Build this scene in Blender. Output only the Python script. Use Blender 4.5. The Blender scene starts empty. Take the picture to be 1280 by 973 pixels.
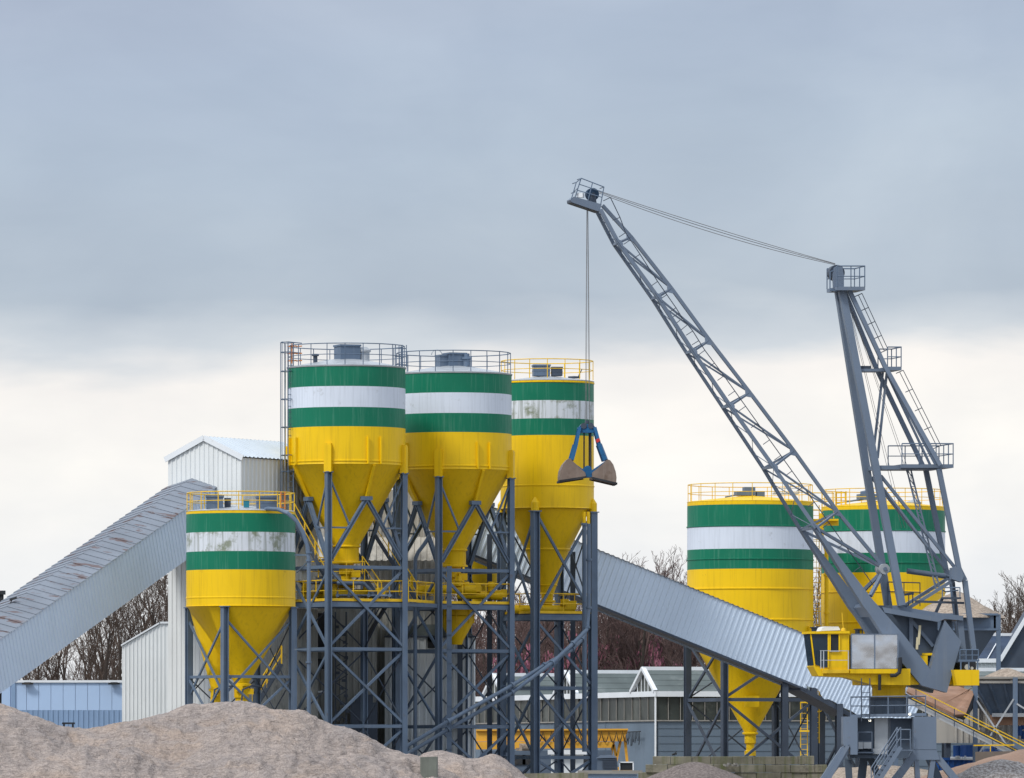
import bpy, bmesh, math, random
from mathutils import Vector, noise

random.seed(7)
scene = bpy.context.scene
COL = scene.collection
R = math.radians
V = Vector

# ---------------------------------------------------------------- camera model
FPX, CX, HY, CZ = 9000.0, 640.0, 945.0, 2.2     # long lens, eye a little above the yard


def P(px, py, Y):
    """world point that stands at distance Y on the ray through a photo pixel"""
    return V(((px - CX) * Y / FPX, Y, CZ + (HY - py) * Y / FPX))


def ZP(py, Y):
    return CZ + (HY - py) * Y / FPX


def XP(px, Y):
    return (px - CX) * Y / FPX


# ---------------------------------------------------------------- mesh builder
def frame_of(d, up=None):
    d = d.normalized()
    if up is None:
        up = V((0, 0, 1)) if abs(d.z) < 0.95 else V((0, 1, 0))
    a = d.cross(up)
    if a.length < 1e-6:
        a = d.cross(V((1, 0, 0)))
    a.normalize()
    b = a.cross(d).normalized()
    return a, b


class MB:
    def __init__(self):
        self.v, self.f, self.m = [], [], []

    def face(self, pts, m=0):
        n = len(self.v)
        self.v += [V(p) for p in pts]
        self.f.append(list(range(n, n + len(pts))))
        self.m.append(m)

    def grid(self, rows, m=0, closed=False):
        n0 = len(self.v)
        w = len(rows[0])
        for r in rows:
            self.v += [V(p) for p in r]
        for i in range(len(rows) - 1):
            for j in range(w if closed else w - 1):
                k = (j + 1) % w
                self.f.append([n0 + i * w + j, n0 + i * w + k, n0 + (i + 1) * w + k, n0 + (i + 1) * w + j])
                self.m.append(m[i] if isinstance(m, (list, tuple)) else m)

    def hexa(self, p, m=0):
        n = len(self.v)
        self.v += [V(q) for q in p]
        for q in ((0, 1, 2, 3), (7, 6, 5, 4), (0, 4, 5, 1), (1, 5, 6, 2), (2, 6, 7, 3), (3, 7, 4, 0)):
            self.f.append([n + i for i in q])
            self.m.append(m)

    def box(self, c, s, rz=0.0, m=0):
        c = V(c)
        ca, sa = math.cos(rz), math.sin(rz)
        ux, uy = V((ca, sa, 0)) * s[0] / 2, V((-sa, ca, 0)) * s[1] / 2
        uz = V((0, 0, s[2] / 2))
        self.hexa([c - ux - uy - uz, c + ux - uy - uz, c + ux + uy - uz, c - ux + uy - uz,
                   c - ux - uy + uz, c + ux - uy + uz, c + ux + uy + uz, c - ux + uy + uz], m)

    def bar(self, a, b, w, h=None, up=None, m=0):
        """rectangular bar from a to b, w across, h along up"""
        a, b = V(a), V(b)
        h = w if h is None else h
        s, u = frame_of(b - a, up)
        s, u = s * w / 2, u * h / 2
        self.hexa([a - s - u, a + s - u, a + s + u, a - s + u, b - s - u, b + s - u, b + s + u, b - s + u], m)

    def hbeam(self, a, b, w, t=0.05, up=None, m=0):
        """rolled H section: two flanges and a web"""
        a, b = V(a), V(b)
        s, u = frame_of(b - a, up)
        for k in (-1, 1):
            o = u * (k * (w - t) / 2)
            self.bar(a + o, b + o, w, t, up, m)
        self.bar(a, b, t, w - 2 * t, up, m)

    def tube(self, a, b, r, r2=None, n=6, m=0, cap=True):
        a, b = V(a), V(b)
        r2 = r if r2 is None else r2
        s, u = frame_of(b - a)
        k0 = len(self.v)
        for p, q in ((a, r), (b, r2)):
            for i in range(n):
                t = 2 * math.pi * i / n
                self.v.append(p + s * (q * math.cos(t)) + u * (q * math.sin(t)))
        for i in range(n):
            j = (i + 1) % n
            self.f.append([k0 + i, k0 + j, k0 + n + j, k0 + n + i])
            self.m.append(m)
        if cap:
            self.f.append([k0 + i for i in range(n)][::-1])
            self.f.append([k0 + n + i for i in range(n)])
            self.m += [m, m]

    def path(self, pts, r, n=6, m=0):
        pts = [V(p) for p in pts]
        rows, prev = [], None
        for i, p in enumerate(pts):
            d = (pts[min(i + 1, len(pts) - 1)] - pts[max(i - 1, 0)])
            s, u = frame_of(d)
            if prev is not None:
                s = (prev - d.normalized() * prev.dot(d.normalized())).normalized()
                u = s.cross(d.normalized())
            prev = s
            rows.append([p + s * (r * math.cos(2 * math.pi * j / n)) + u * (r * math.sin(2 * math.pi * j / n)) for j in range(n)])
        self.grid(rows, m, closed=True)
        self.face(rows[0][::-1], m)
        self.face(rows[-1], m)

    def lathe(self, c, prof, n=64, mats=0, ang0=0.0, off=None):
        """prof: (radius, z[, dx, dy]); mats: one per band"""
        rows = []
        for q in prof:
            dx, dy = (q[2], q[3]) if len(q) > 2 else (0, 0)
            rows.append([V((c[0] + dx + q[0] * math.cos(ang0 + 2 * math.pi * j / n),
                            c[1] + dy + q[0] * math.sin(ang0 + 2 * math.pi * j / n), q[1])) for j in range(n)])
        self.grid(rows, mats, closed=True)

    def disc(self, c, r, n=32, m=0):
        self.face([V((c[0] + r * math.cos(2 * math.pi * j / n), c[1] + r * math.sin(2 * math.pi * j / n), c[2])) for j in range(n)], m)

    def prism(self, poly, ext, m=0):
        poly = [V(p) for p in poly]
        q = [p + V(ext) for p in poly]
        self.face(poly[::-1], m)
        self.face(q, m)
        n = len(poly)
        for i in range(n):
            j = (i + 1) % n
            self.face([poly[i], poly[j], q[j], q[i]], m)

    def corr(self, A, U, Lv, N, pitch=0.35, dep=0.05, top=None, bot=None, m=0):
        """trapezoid ribbed sheet: origin A, along U (full vector); sheet runs from A+bot(u)*Lv to A+top(u)*Lv (Lv unit)"""
        A, U, Lv, N = V(A), V(U), V(Lv), V(N).normalized()
        L = U.length
        U = U.normalized()
        prof, u = [], 0.0
        while u < L:
            for du, dn in ((0, 0), (0.55, 0), (0.65, 1), (0.90, 1)):
                if u + du * pitch <= L:
                    prof.append((u + du * pitch, dn * dep))
            u += pitch
        prof.append((L, 0))
        t = [A + U * u + N * d + Lv * top(u) for u, d in prof]
        b = [A + U * u + N * d + Lv * bot(u) for u, d in prof]
        self.grid([b, t], m)

    def build(self, name, mats, parent=None, smooth=False, origin=None):
        me = bpy.data.meshes.new(name)
        o = bpy.data.objects.new(name, me)
        COL.objects.link(o)
        if parent is not None:
            o.parent = parent
            og = org(parent)
        else:
            if origin is None:
                lo = V((min(p.x for p in self.v), min(p.y for p in self.v), min(p.z for p in self.v)))
                hi = V((max(p.x for p in self.v), max(p.y for p in self.v), 0))
                origin = V(((lo.x + hi.x) / 2, (lo.y + hi.y) / 2, lo.z))
            og = V(origin)
            o.location = og
        me.from_pydata([tuple(p - og) for p in self.v], [], self.f)
        mats = mats if isinstance(mats, (list, tuple)) else [mats]
        for q in mats:
            me.materials.append(q)
        me.polygons.foreach_set('material_index', self.m)
        if len(self.f) < 60000:
            bm = bmesh.new()
            bm.from_mesh(me)
            bmesh.ops.remove_doubles(bm, verts=bm.verts, dist=1e-4)
            bmesh.ops.recalc_face_normals(bm, faces=bm.faces)
            bm.to_mesh(me)
            bm.free()
        if smooth:
            me.shade_smooth()
            me.set_sharp_from_angle(angle=R(35))
        me.update()
        return o


def org(o):
    p = V(o.location)
    while o.parent is not None:
        o = o.parent
        p += o.location
    return p


def tag(o, label, cat, group=None, kind=None):
    if label:
        o['label'] = label
    if cat:
        o['category'] = cat
    if group:
        o['group'] = group
    if kind:
        o['kind'] = kind
    elif label:
        o['kind'] = 'thing'
    return o


def thing(name, label, cat, loc, group=None):
    o = bpy.data.objects.new(name, None)
    COL.objects.link(o)
    o.empty_display_size = 0.5
    o.location = V(loc)
    return tag(o, label, cat, group)


# ---------------------------------------------------------------- materials
def mat(name, base, rough=0.6, metal=0.0, var=0.12, vscale=0.5, streak=None, dirt=None, bump=0.0, bscale=20.0,
        fine=None, rust_or_shade=None, spec=0.3, bdist=0.05, bdetail=6):
    """streak=(colour, amount, scale, threshold); dirt=(colour, amount, scale, threshold); fine=(colour, amount, scale)"""
    m = bpy.data.materials.new(name)
    m.use_nodes = True
    nt = m.node_tree
    N, L = nt.nodes, nt.links
    b = N['Principled BSDF']
    b.inputs['Roughness'].default_value = rough
    b.inputs['Metallic'].default_value = metal
    b.inputs['Specular IOR Level'].default_value = spec
    tc = N.new('ShaderNodeTexCoord')
    oi = N.new('ShaderNodeObjectInfo')
    add = N.new('ShaderNodeVectorMath')
    add.operation = 'ADD'
    L.new(tc.outputs['Object'], add.inputs[0])
    L.new(oi.outputs['Location'], add.inputs[1])
    co = add.outputs[0]

    def nz(scale, detail=4.0, mp=None, rough_=0.55, dist=0.0):
        n = N.new('ShaderNodeTexNoise')
        n.inputs['Scale'].default_value = scale
        n.inputs['Detail'].default_value = detail
        n.inputs['Roughness'].default_value = rough_
        n.inputs['Distortion'].default_value = dist
        if mp:
            q = N.new('ShaderNodeMapping')
            q.inputs['Scale'].default_value = mp
            L.new(co, q.inputs['Vector'])
            L.new(q.outputs[0], n.inputs['Vector'])
        else:
            L.new(co, n.inputs['Vector'])
        return n.outputs['Fac']

    def ramp(fac, a, c, lo=(0, 0, 0, 1), hi=(1, 1, 1, 1)):
        r = N.new('ShaderNodeValToRGB')
        r.color_ramp.elements[0].position = a
        r.color_ramp.elements[1].position = c
        r.color_ramp.elements[0].color = lo
        r.color_ramp.elements[1].color = hi
        L.new(fac, r.inputs['Fac'])
        return r.outputs['Color']

    def mix(fac, c1, c2):
        x = N.new('ShaderNodeMix')
        x.data_type = 'RGBA'
        L.new(fac, x.inputs['Factor'])
        for s, c in ((6, c1), (7, c2)):
            if isinstance(c, tuple):
                x.inputs[s].default_value = c
            else:
                L.new(c, x.inputs[s])
        return x.outputs[2]

    def scaled(fac, k):
        q = N.new('ShaderNodeMath')
        q.operation = 'MULTIPLY'
        L.new(fac, q.inputs[0])
        q.inputs[1].default_value = k
        return q.outputs[0]

    c0 = tuple(max(0, x * (1 - var)) for x in base) + (1,)
    c1 = tuple(min(1, x * (1 + var)) for x in base) + (1,)
    col = ramp(nz(vscale), 0.3, 0.7, c0, c1)
    if streak:
        sc, amt, ss, th = streak
        f = ramp(nz(1.0, 5, (ss, ss, ss * 0.045), 0.65), th, th + 0.22)
        col = mix(scaled(f, amt), col, tuple(sc) + (1,))
    if dirt:
        dc, amt, ds, th = dirt
        f = ramp(nz(ds, 7, None, 0.68), th, th + 0.12)
        col = mix(scaled(f, amt), col, tuple(dc) + (1,))
    if rust_or_shade:
        rc, amt, mp, th = rust_or_shade[:4]
        f = ramp(nz(1.0, 4, mp, 0.6, 1.1 if len(rust_or_shade) > 4 else 0.0), th, th + 0.05)
        col = mix(scaled(f, amt), col, tuple(rc) + (1,))
    if fine:
        fc, amt, fs = fine
        f = ramp(nz(fs, 3, None, 0.7), 0.42, 0.62)
        col = mix(scaled(f, amt), col, tuple(fc) + (1,))
    L.new(col, b.inputs['Base Color'])
    if bump:
        bp = N.new('ShaderNodeBump')
        bp.inputs['Strength'].default_value = bump
        bp.inputs['Distance'].default_value = bdist
        L.new(nz(bscale, bdetail, None, 0.65), bp.inputs['Height'])
        L.new(bp.outputs[0], b.inputs['Normal'])
    rr = N.new('ShaderNodeMapRange')
    rr.inputs['To Min'].default_value = max(0.02, rough - 0.1)
    rr.inputs['To Max'].default_value = min(1, rough + 0.12)
    L.new(nz(vscale * 3), rr.inputs['Value'])
    L.new(rr.outputs[0], b.inputs['Roughness'])
    return m


YEL = mat('yellow_paint', (0.78, 0.500, 0.003), 0.45, var=0.05, vscale=0.35, streak=((0.46, 0.27, 0.008), 0.42, 6.5, 0.50), dirt=((0.24, 0.13, 0.015), 0.5, 1.6, 0.655))
YELR = mat('yellow_rail_paint', (0.74, 0.47, 0.02), 0.5, var=0.15, vscale=1.5, dirt=((0.25, 0.13, 0.03), 0.5, 3.0, 0.6))
GRN = mat('green_paint', (0.001, 0.150, 0.082), 0.45, var=0.09, vscale=0.35, streak=((0.09, 0.25, 0.18), 0.55, 7.0, 0.52), dirt=((0.002, 0.09, 0.045), 0.4, 1.3, 0.64))
WHT = mat('white_paint', (0.60, 0.655, 0.745), 0.45, var=0.04, vscale=0.4, streak=((0.42, 0.465, 0.53), 0.5, 7.0, 0.48), dirt=((0.30, 0.31, 0.31), 0.6, 1.5, 0.61))
WHTD = mat('white_paint_algae', (0.60, 0.64, 0.69), 0.5, var=0.05, vscale=0.4, streak=((0.16, 0.18, 0.14), 0.85, 5.0, 0.475), dirt=((0.15, 0.175, 0.095), 0.8, 1.0, 0.505))
STL = mat('blue_grey_steel_paint', (0.102, 0.146, 0.214), 0.45, var=0.14, vscale=0.7, streak=((0.20, 0.225, 0.26), 0.45, 3.5, 0.53), dirt=((0.115, 0.080, 0.058), 0.6, 1.6, 0.62))
STLD = mat('dark_steel_paint', (0.048, 0.064, 0.092), 0.5, var=0.2, vscale=0.8, dirt=((0.07, 0.05, 0.04), 0.5, 1.6, 0.6))
CRN = mat('crane_grey_paint', (0.132, 0.172, 0.235), 0.42, var=0.08, vscale=0.4, streak=((0.24, 0.255, 0.27), 0.35, 2.6, 0.54), dirt=((0.13, 0.09, 0.065), 0.55, 1.5, 0.62))
CRND = mat('crane_dark_paint', (0.085, 0.115, 0.160), 0.5, var=0.15, vscale=0.6, dirt=((0.09, 0.07, 0.05), 0.4, 1.5, 0.62))
GALV = mat('galvanised_steel', (0.42, 0.45, 0.48), 0.45, metal=0.3, var=0.12, vscale=1.2)
GAL = mat('gallery_cladding', (0.56, 0.665, 0.80), 0.5, var=0.06, vscale=0.25, streak=((0.42, 0.49, 0.56), 0.35, 1.2, 0.56), dirt=((0.36, 0.37, 0.36), 0.3, 0.5, 0.64))
GALR = mat('gallery_roof_sheet', (0.205, 0.232, 0.275), 0.75, var=0.12, vscale=0.35, dirt=((0.28, 0.31, 0.35), 0.4, 0.9, 0.58), rust_or_shade=((0.125, 0.075, 0.065), 0.75, (0.8, 2.2, 2.2), 0.565), spec=0.15)
CLW = mat('white_cladding', (0.66, 0.69, 0.70), 0.5, var=0.05, vscale=0.3, streak=((0.42, 0.44, 0.44), 0.35, 1.6, 0.55), dirt=((0.36, 0.36, 0.33), 0.35, 0.6, 0.64))
CLGD = mat('shaded_plant_cladding', (0.25, 0.255, 0.24), 0.7, var=0.2, vscale=0.3, streak=((0.12, 0.125, 0.12), 0.6, 1.2, 0.5), dirt=((0.08, 0.08, 0.08), 0.7, 0.5, 0.56))  # grey cladding darkened in colour for the shade under the silos
CLG = mat('grey_cladding', (0.40, 0.385, 0.35), 0.6, var=0.12, vscale=0.3, streak=((0.14, 0.14, 0.13), 0.65, 1.3, 0.50), dirt=((0.10, 0.10, 0.10), 0.6, 0.6, 0.57))
CLB = mat('blue_grey_cladding', (0.62, 0.67, 0.70), 0.6, var=0.12, vscale=0.3, streak=((0.25, 0.28, 0.28), 0.5, 1.3, 0.54), dirt=((0.2, 0.2, 0.19), 0.5, 0.6, 0.62))
BLUP = mat('light_blue_panel', (0.36, 0.49, 0.69), 0.45, var=0.05, vscale=0.2, streak=((0.40, 0.52, 0.70), 0.3, 1.0, 0.55))
BLUC = mat('blue_cladding', (0.205, 0.305, 0.46), 0.5, var=0.08, vscale=0.3)
TRIM = mat('white_trim', (0.68, 0.715, 0.75), 0.5, var=0.05, vscale=0.6, dirt=((0.4, 0.4, 0.38), 0.4, 1.2, 0.63))
FELT = mat('roof_felt', (0.115, 0.138, 0.140), 0.9, var=0.2, vscale=0.4, dirt=((0.19, 0.21, 0.21), 0.5, 0.8, 0.56), spec=0.1)
GLS = mat('old_window_glass', (0.036, 0.043, 0.040), 0.35, var=0.4, vscale=0.45, dirt=((0.11, 0.12, 0.105), 0.6, 0.5, 0.52))
GLR = mat('dark_roof_glass', (0.016, 0.035, 0.075), 0.45, var=0.3, vscale=0.5, dirt=((0.12, 0.17, 0.22), 0.6, 1.2, 0.62), spec=0.15)
GLD = mat('dark_glass', (0.018, 0.035, 0.055), 0.10, var=0.3, vscale=0.6)
WALB = mat('blue_board_wall', (0.120, 0.162, 0.210), 0.65, var=0.12, vscale=0.3, streak=((0.17, 0.205, 0.24), 0.4, 1.0, 0.54), dirt=((0.09, 0.105, 0.12), 0.5, 0.5, 0.58))
DARK = mat('dark_machinery', (0.022, 0.025, 0.030), 0.7, var=0.4, vscale=1.0, dirt=((0.07, 0.06, 0.05), 0.5, 1.5, 0.55))
RUST = mat('rusty_sheet', (0.25, 0.145, 0.095), 0.8, var=0.18, vscale=0.6, streak=((0.15, 0.085, 0.055), 0.5, 1.5, 0.5), dirt=((0.33, 0.22, 0.17), 0.5, 1.2, 0.55), bump=0.2, bscale=8)
CONC = mat('mossy_concrete', (0.20, 0.188, 0.145), 0.9, var=0.3, vscale=0.9, streak=((0.10, 0.115, 0.045), 0.85, 3.0, 0.46), dirt=((0.10, 0.095, 0.08), 0.6, 1.6, 0.56), bump=0.5, bscale=10)
CONG = mat('plain_concrete', (0.27, 0.26, 0.24), 0.9, var=0.15, vscale=0.8, streak=((0.15, 0.14, 0.13), 0.5, 1.5, 0.52), bump=0.3, bscale=10)
CRY = mat('orange_yellow_paint', (0.68, 0.36, 0.045), 0.5, var=0.1, vscale=0.6, streak=((0.40, 0.20, 0.03), 0.4, 1.5, 0.55))
GRB = mat('grab_blue_paint', (0.010, 0.092, 0.225), 0.4, var=0.2, vscale=2.0, dirt=((0.03, 0.04, 0.05), 0.6, 4.0, 0.58))
GRS = mat('worn_grab_steel', (0.19, 0.145, 0.120), 0.55, metal=0.25, var=0.2, vscale=1.5, streak=((0.30, 0.26, 0.23), 0.5, 4.0, 0.52), dirt=((0.10, 0.065, 0.045), 0.6, 2.2, 0.55))
ROPE = mat('wire_rope', (0.17, 0.17, 0.175), 0.6, var=0.2, vscale=3.0)
SILV = mat('bare_sheet_metal', (0.62, 0.63, 0.65), 0.24, metal=0.95, var=0.05, vscale=0.7, bump=0.6, bscale=1.1, bdist=0.20, bdetail=0.6)
BLUE = mat('blue_tank_paint', (0.012, 0.065, 0.235), 0.45, var=0.15, vscale=0.8, dirt=((0.05, 0.08, 0.16), 0.5, 1.5, 0.6))
REDP = mat('red_paint', (0.42, 0.03, 0.03), 0.5)
ORNG = mat('orange_gate_paint', (0.55, 0.19, 0.03), 0.5)
TEAL = mat('teal_paint', (0.02, 0.20, 0.28), 0.5)
HROF = mat('house_roof_sheet', (0.50, 0.56, 0.62), 0.55, var=0.06, vscale=0.5, streak=((0.40, 0.45, 0.50), 0.4, 1.5, 0.54))
SAND = mat('damp_sand', (0.480, 0.410, 0.372), 0.95, var=0.10, vscale=0.22, dirt=((0.365, 0.328, 0.318), 0.65, 0.40, 0.46), rust_or_shade=((0.245, 0.214, 0.202), 0.45, (0.9, 3.2, 6.5), 0.54, 1), fine=((0.27, 0.232, 0.217), 0.42, 15.0), bump=0.9, bscale=13, spec=0.1, bdist=0.12)  # stretched dark streaks put damp and ledge shade into the colour


def sand_lines(m):
    """thin wavy slide lines and small ledges of wind-packed sand: ledge and gully shade painted as dark seams, warm dry patches and matching relief"""
    nt = m.node_tree
    N, L = nt.nodes, nt.links
    b = N['Principled BSDF']
    tc = N.new('ShaderNodeTexCoord')

    def ridged(mp, rot, det, dist):
        q = N.new('ShaderNodeMapping')
        q.inputs['Scale'].default_value = mp
        q.inputs['Rotation'].default_value = rot
        L.new(tc.outputs['Object'], q.inputs['Vector'])
        n = N.new('ShaderNodeTexNoise')
        n.inputs['Scale'].default_value = 1.0
        n.inputs['Detail'].default_value = det
        n.inputs['Roughness'].default_value = 0.62
        n.inputs['Distortion'].default_value = dist
        L.new(q.outputs[0], n.inputs['Vector'])
        a = N.new('ShaderNodeMath')
        a.operation = 'SUBTRACT'
        L.new(n.outputs['Fac'], a.inputs[0])
        a.inputs[1].default_value = 0.5
        c = N.new('ShaderNodeMath')
        c.operation = 'ABSOLUTE'
        L.new(a.outputs[0], c.inputs[0])
        r = N.new('ShaderNodeMapRange')
        r.inputs['From Min'].default_value = 0.0
        r.inputs['From Max'].default_value = 0.035
        r.inputs['To Min'].default_value = 1.0
        r.inputs['To Max'].default_value = 0.0
        L.new(c.outputs[0], r.inputs['Value'])
        return r.outputs[0], n.outputs['Fac']

    old = b.inputs['Base Color'].links[0].from_socket
    l1, f1 = ridged((1.1, 2.6, 4.2), (0, 0, .25), 4, .9)
    l2, f2 = ridged((2.6, 4.0, 7.5), (0, .12, -.3), 3, .7)
    l3, f3 = ridged((.30, .45, .6), (0, 0, .6), 3, .6)
    warm = N.new('ShaderNodeMapRange')
    warm.inputs['From Min'].default_value = .50
    warm.inputs['From Max'].default_value = .66
    L.new(f3, warm.inputs['Value'])
    cur = old
    for f, k, c in ((warm.outputs[0], .55, (.50, .385, .305, 1)), (l1, .55, (.19, .168, .162, 1)), (l2, .38, (.22, .195, .185, 1))):  # warm dry sand, then two dark line layers with crease shade as colour
        s = N.new('ShaderNodeMath')
        s.operation = 'MULTIPLY'
        L.new(f, s.inputs[0])
        s.inputs[1].default_value = k
        x = N.new('ShaderNodeMix')
        x.data_type = 'RGBA'
        L.new(s.outputs[0], x.inputs['Factor'])
        L.new(cur, x.inputs[6])
        x.inputs[7].default_value = c
        cur = x.outputs[2]
    L.new(cur, b.inputs['Base Color'])
    bp = N.new('ShaderNodeBump')
    bp.inputs['Strength'].default_value = .9
    bp.inputs['Distance'].default_value = .22
    s = N.new('ShaderNodeMath')
    s.operation = 'MULTIPLY_ADD'
    L.new(f2, s.inputs[0])
    s.inputs[1].default_value = .6
    L.new(f1, s.inputs[2])
    L.new(s.outputs[0], bp.inputs['Height'])
    L.new(b.inputs['Normal'].links[0].from_socket, bp.inputs['Normal'])
    L.new(bp.outputs[0], b.inputs['Normal'])


sand_lines(SAND)
GRAV = mat('grey_gravel', (0.20, 0.175, 0.165), 0.9, var=0.25, vscale=0.8, fine=((0.50, 0.48, 0.47), 0.85, 6.5), bump=1.0, bscale=12, spec=0.2)
GRAB = mat('beige_gravel', (0.36, 0.30, 0.245), 0.95, var=0.14, vscale=0.6, fine=((0.17, 0.135, 0.11), 0.7, 6.5), bump=0.9, bscale=9, spec=0.2)
GRAD = mat('dark_gravel', (0.125, 0.105, 0.100), 0.9, var=0.2, vscale=0.8, fine=((0.25, 0.215, 0.20), 0.75, 7.5), bump=1.0, bscale=12, spec=0.2)
SNDB = mat('brown_sand', (0.30, 0.205, 0.155), 0.95, var=0.12, vscale=0.5, fine=((0.21, 0.14, 0.11), 0.4, 7.0), bump=0.5, bscale=8, spec=0.2)
GRND = mat('yard_ground', (0.22, 0.20, 0.18), 0.95, var=0.2, vscale=0.05, dirt=((0.12, 0.11, 0.10), 0.5, 0.12, 0.52), bump=0.3, bscale=4)
BARK = mat('winter_bark', (0.050, 0.040, 0.034), 0.9, var=0.3, vscale=0.8)
TWIG = mat('winter_twigs', (0.085, 0.062, 0.050), 0.9, var=0.3, vscale=0.5)
TWIGR = mat('reddish_twigs', (0.110, 0.072, 0.066), 0.9, var=0.3, vscale=0.4)
PINK = mat('pink_buds', (0.33, 0.125, 0.175), 0.8, var=0.35, vscale=0.5)


def emit(name, c, s):
    m = bpy.data.materials.new(name)
    m.use_nodes = True
    b = m.node_tree.nodes['Principled BSDF']
    b.inputs['Base Color'].default_value = (*c, 1)
    b.inputs['Emission Color'].default_value = (*c, 1)
    b.inputs['Emission Strength'].default_value = s
    return m


LAMP = emit('lit_lamp', (1.0, 0.93, 0.75), 2.5)


# ---------------------------------------------------------------- shared builders
def rail_path(mb, pts, h=1.1, mids=(0.5,), r=0.028, spacing=1.4, closed=False, posts=True):
    """handrail along base points: posts, a top rail and mid rails"""
    pts = [V(p) for p in pts]
    seg = list(zip(pts, pts[1:])) + ([(pts[-1], pts[0])] if closed else [])
    up = V((0, 0, 1))
    for a, b in seg:
        n = max(1, round((b - a).length / spacing))
        if posts:
            for i in range(n + 1):
                p = a.lerp(b, i / n)
                mb.tube(p, p + up * h, r, n=5)
        mb.tube(a + up * h, b + up * h, r * 1.1, n=5)
        for q in mids:
            mb.tube(a + up * (h * q), b + up * (h * q), r * 0.85, n=5)


def ring(c, r, z, n):
    return [V((c[0] + r * math.cos(2 * math.pi * i / n), c[1] + r * math.sin(2 * math.pi * i / n), z)) for i in range(n)]


def ladder(mb, a, b, side, w=0.45, r=0.03, step=0.32):
    a, b = V(a), V(b)
    s = V(side).normalized() * w / 2
    mb.bar(a - s, b - s, 0.06, 0.04)
    mb.bar(a + s, b + s, 0.06, 0.04)
    n = max(2, int((b - a).length / step))
    for i in range(1, n):
        p = a.lerp(b, i / n)
        mb.tube(p - s, p + s, 0.016, n=4)


def stairs(parent, a, b, side, w, mt, rl, name='staircase_flight'):
    """a flight from a up to b: stringers and treads, with two handrails as a sub-part"""
    a, b = V(a), V(b)
    s = V(side).normalized() * w / 2
    m = MB()
    for k in (-1, 1):
        m.bar(a + s * k, b + s * k, 0.05, 0.22)
    n = max(3, int(abs(b.z - a.z) / 0.22))
    d = V((b.x - a.x, b.y - a.y, 0)).normalized()
    for i in range(1, n):
        p = a.lerp(b, i / n)
        m.hexa([p - s - d * .12, p + s - d * .12, p + s + d * .12, p - s + d * .12,
                p - s - d * .12 + V((0, 0, .03)), p + s - d * .12 + V((0, 0, .03)), p + s + d * .12 + V((0, 0, .03)), p - s + d * .12 + V((0, 0, .03))])
    fl = m.build(name, mt, parent)
    q = MB()
    for k in (-1, 1):
        rail_path(q, [a + s * k, b + s * k], 1.0, (0.5,), 0.03, 1.3)
    q.build('handrail', rl, fl)
    return fl


def deck_rect(mb, a, b, depthvec, t=0.08):
    a, b, d = V(a), V(b), V(depthvec)
    z = V((0, 0, t))
    mb.hexa([a, b, b + d, a + d, a + z, b + z, b + d + z, a + d + z])
# ================================================================ SILOS
def angpt(c, r, deg):
    """point on a circle, angle from the side facing the camera, positive to the right"""
    return V((c[0] + r * math.sin(R(deg)), c[1] - r * math.cos(R(deg)), 0))


def leg_frame(root, pts, ztops, w, mt, ties, xs, bw, t=0.05, zb=-0.3, thin=None):
    n = len(pts)
    for i, p in enumerate(pts):
        m = MB()
        out = (p - sum(pts, V((0, 0, 0))) / n).normalized()
        up = (pts[(i + 1) % n] - p).normalized()
        m.hbeam(V((p.x, p.y, zb)), V((p.x, p.y, ztops)), w, t, up)
        m.box((p.x, p.y, ztops + 0.03), (w * 1.35, w * 1.35, 0.06), math.atan2(up.y, up.x))
        m.build('leg', mt, root)
    for z in ties:
        for i in range(n):
            a, b = pts[i], pts[(i + 1) % n]
            d = (b - a).normalized() * w * 0.5
            m = MB()
            m.bar(V((a.x, a.y, z)) + d, V((b.x, b.y, z)) - d, bw * 1.1, bw * 1.35)
            m.build('tie_beam', mt, root)
    for (z0, z1) in xs:
        for i in range(n):
            a, b = pts[i], pts[(i + 1) % n]
            if (a + b).y / 2 > sum(q.y for q in pts) / n + .3:      # rods of the rear panels are lighter
                m = MB()
                d = (b - a).normalized() * w * 0.45
                m.tube(V((a.x, a.y, z0)) + d, V((b.x, b.y, z1)) - d, bw * .33, n=6)
                m.tube(V((a.x, a.y, z1)) + d, V((b.x, b.y, z0)) - d, bw * .33, n=6)
                m.build('cross_brace', STLD, root)
                continue
            d = (b - a).normalized() * w * 0.45
            o = d.cross(V((0, 0, 1))).normalized() * 0.05
            m = MB()
            m.bar(V((a.x, a.y, z0)) + d + o, V((b.x, b.y, z1)) - d + o, bw * .8, bw)
            m.bar(V((a.x, a.y, z1)) + d - o, V((b.x, b.y, z0)) - d - o, bw * .8, bw)
            m.build('cross_brace', mt, root)


def silo_shell(root, c, r, bands, seams, matlist, lip=0.035):
    """bands: [(z_top, z_bottom, material slot)]"""
    m = MB()
    for (z0, z1, s) in bands:
        prof = [(r, z0)]
        for q in sorted([q for q in seams if z1 < q < z0], reverse=True):
            prof += [(r, q + 0.05), (r + lip, q + 0.03), (r + lip, q - 0.03), (r, q - 0.05)]
        prof.append((r, z1))
        m.lathe(c, prof, 96, s)
    return m.build('barrel', matlist, root, smooth=True)


def rim_rail(root, c, r, z, mt, n=18, h=1.1, toe=True):
    m = MB()
    rail_path(m, ring(c, r, z, n), h, (0.5,), 0.026, 9, closed=True, posts=False)
    for p in ring(c, r, z, n):
        m.tube(p, p + V((0, 0, h)), 0.026, n=5)
    return m.build('guard_rail', mt, root)


def filter_box(root, c, w, d, h, z, mt, rz=0.3, name='filter_unit'):
    m = MB()
    m.box((c[0], c[1], z + h / 2), (w, d, h), rz)
    m.box((c[0], c[1], z + h + 0.05), (w * 1.08, d * 1.08, 0.10), rz)
    m.box((c[0], c[1], z + h * 0.55), (w * 1.03, d * 1.03, 0.06), rz)
    return m.build(name, mt, root)


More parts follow.
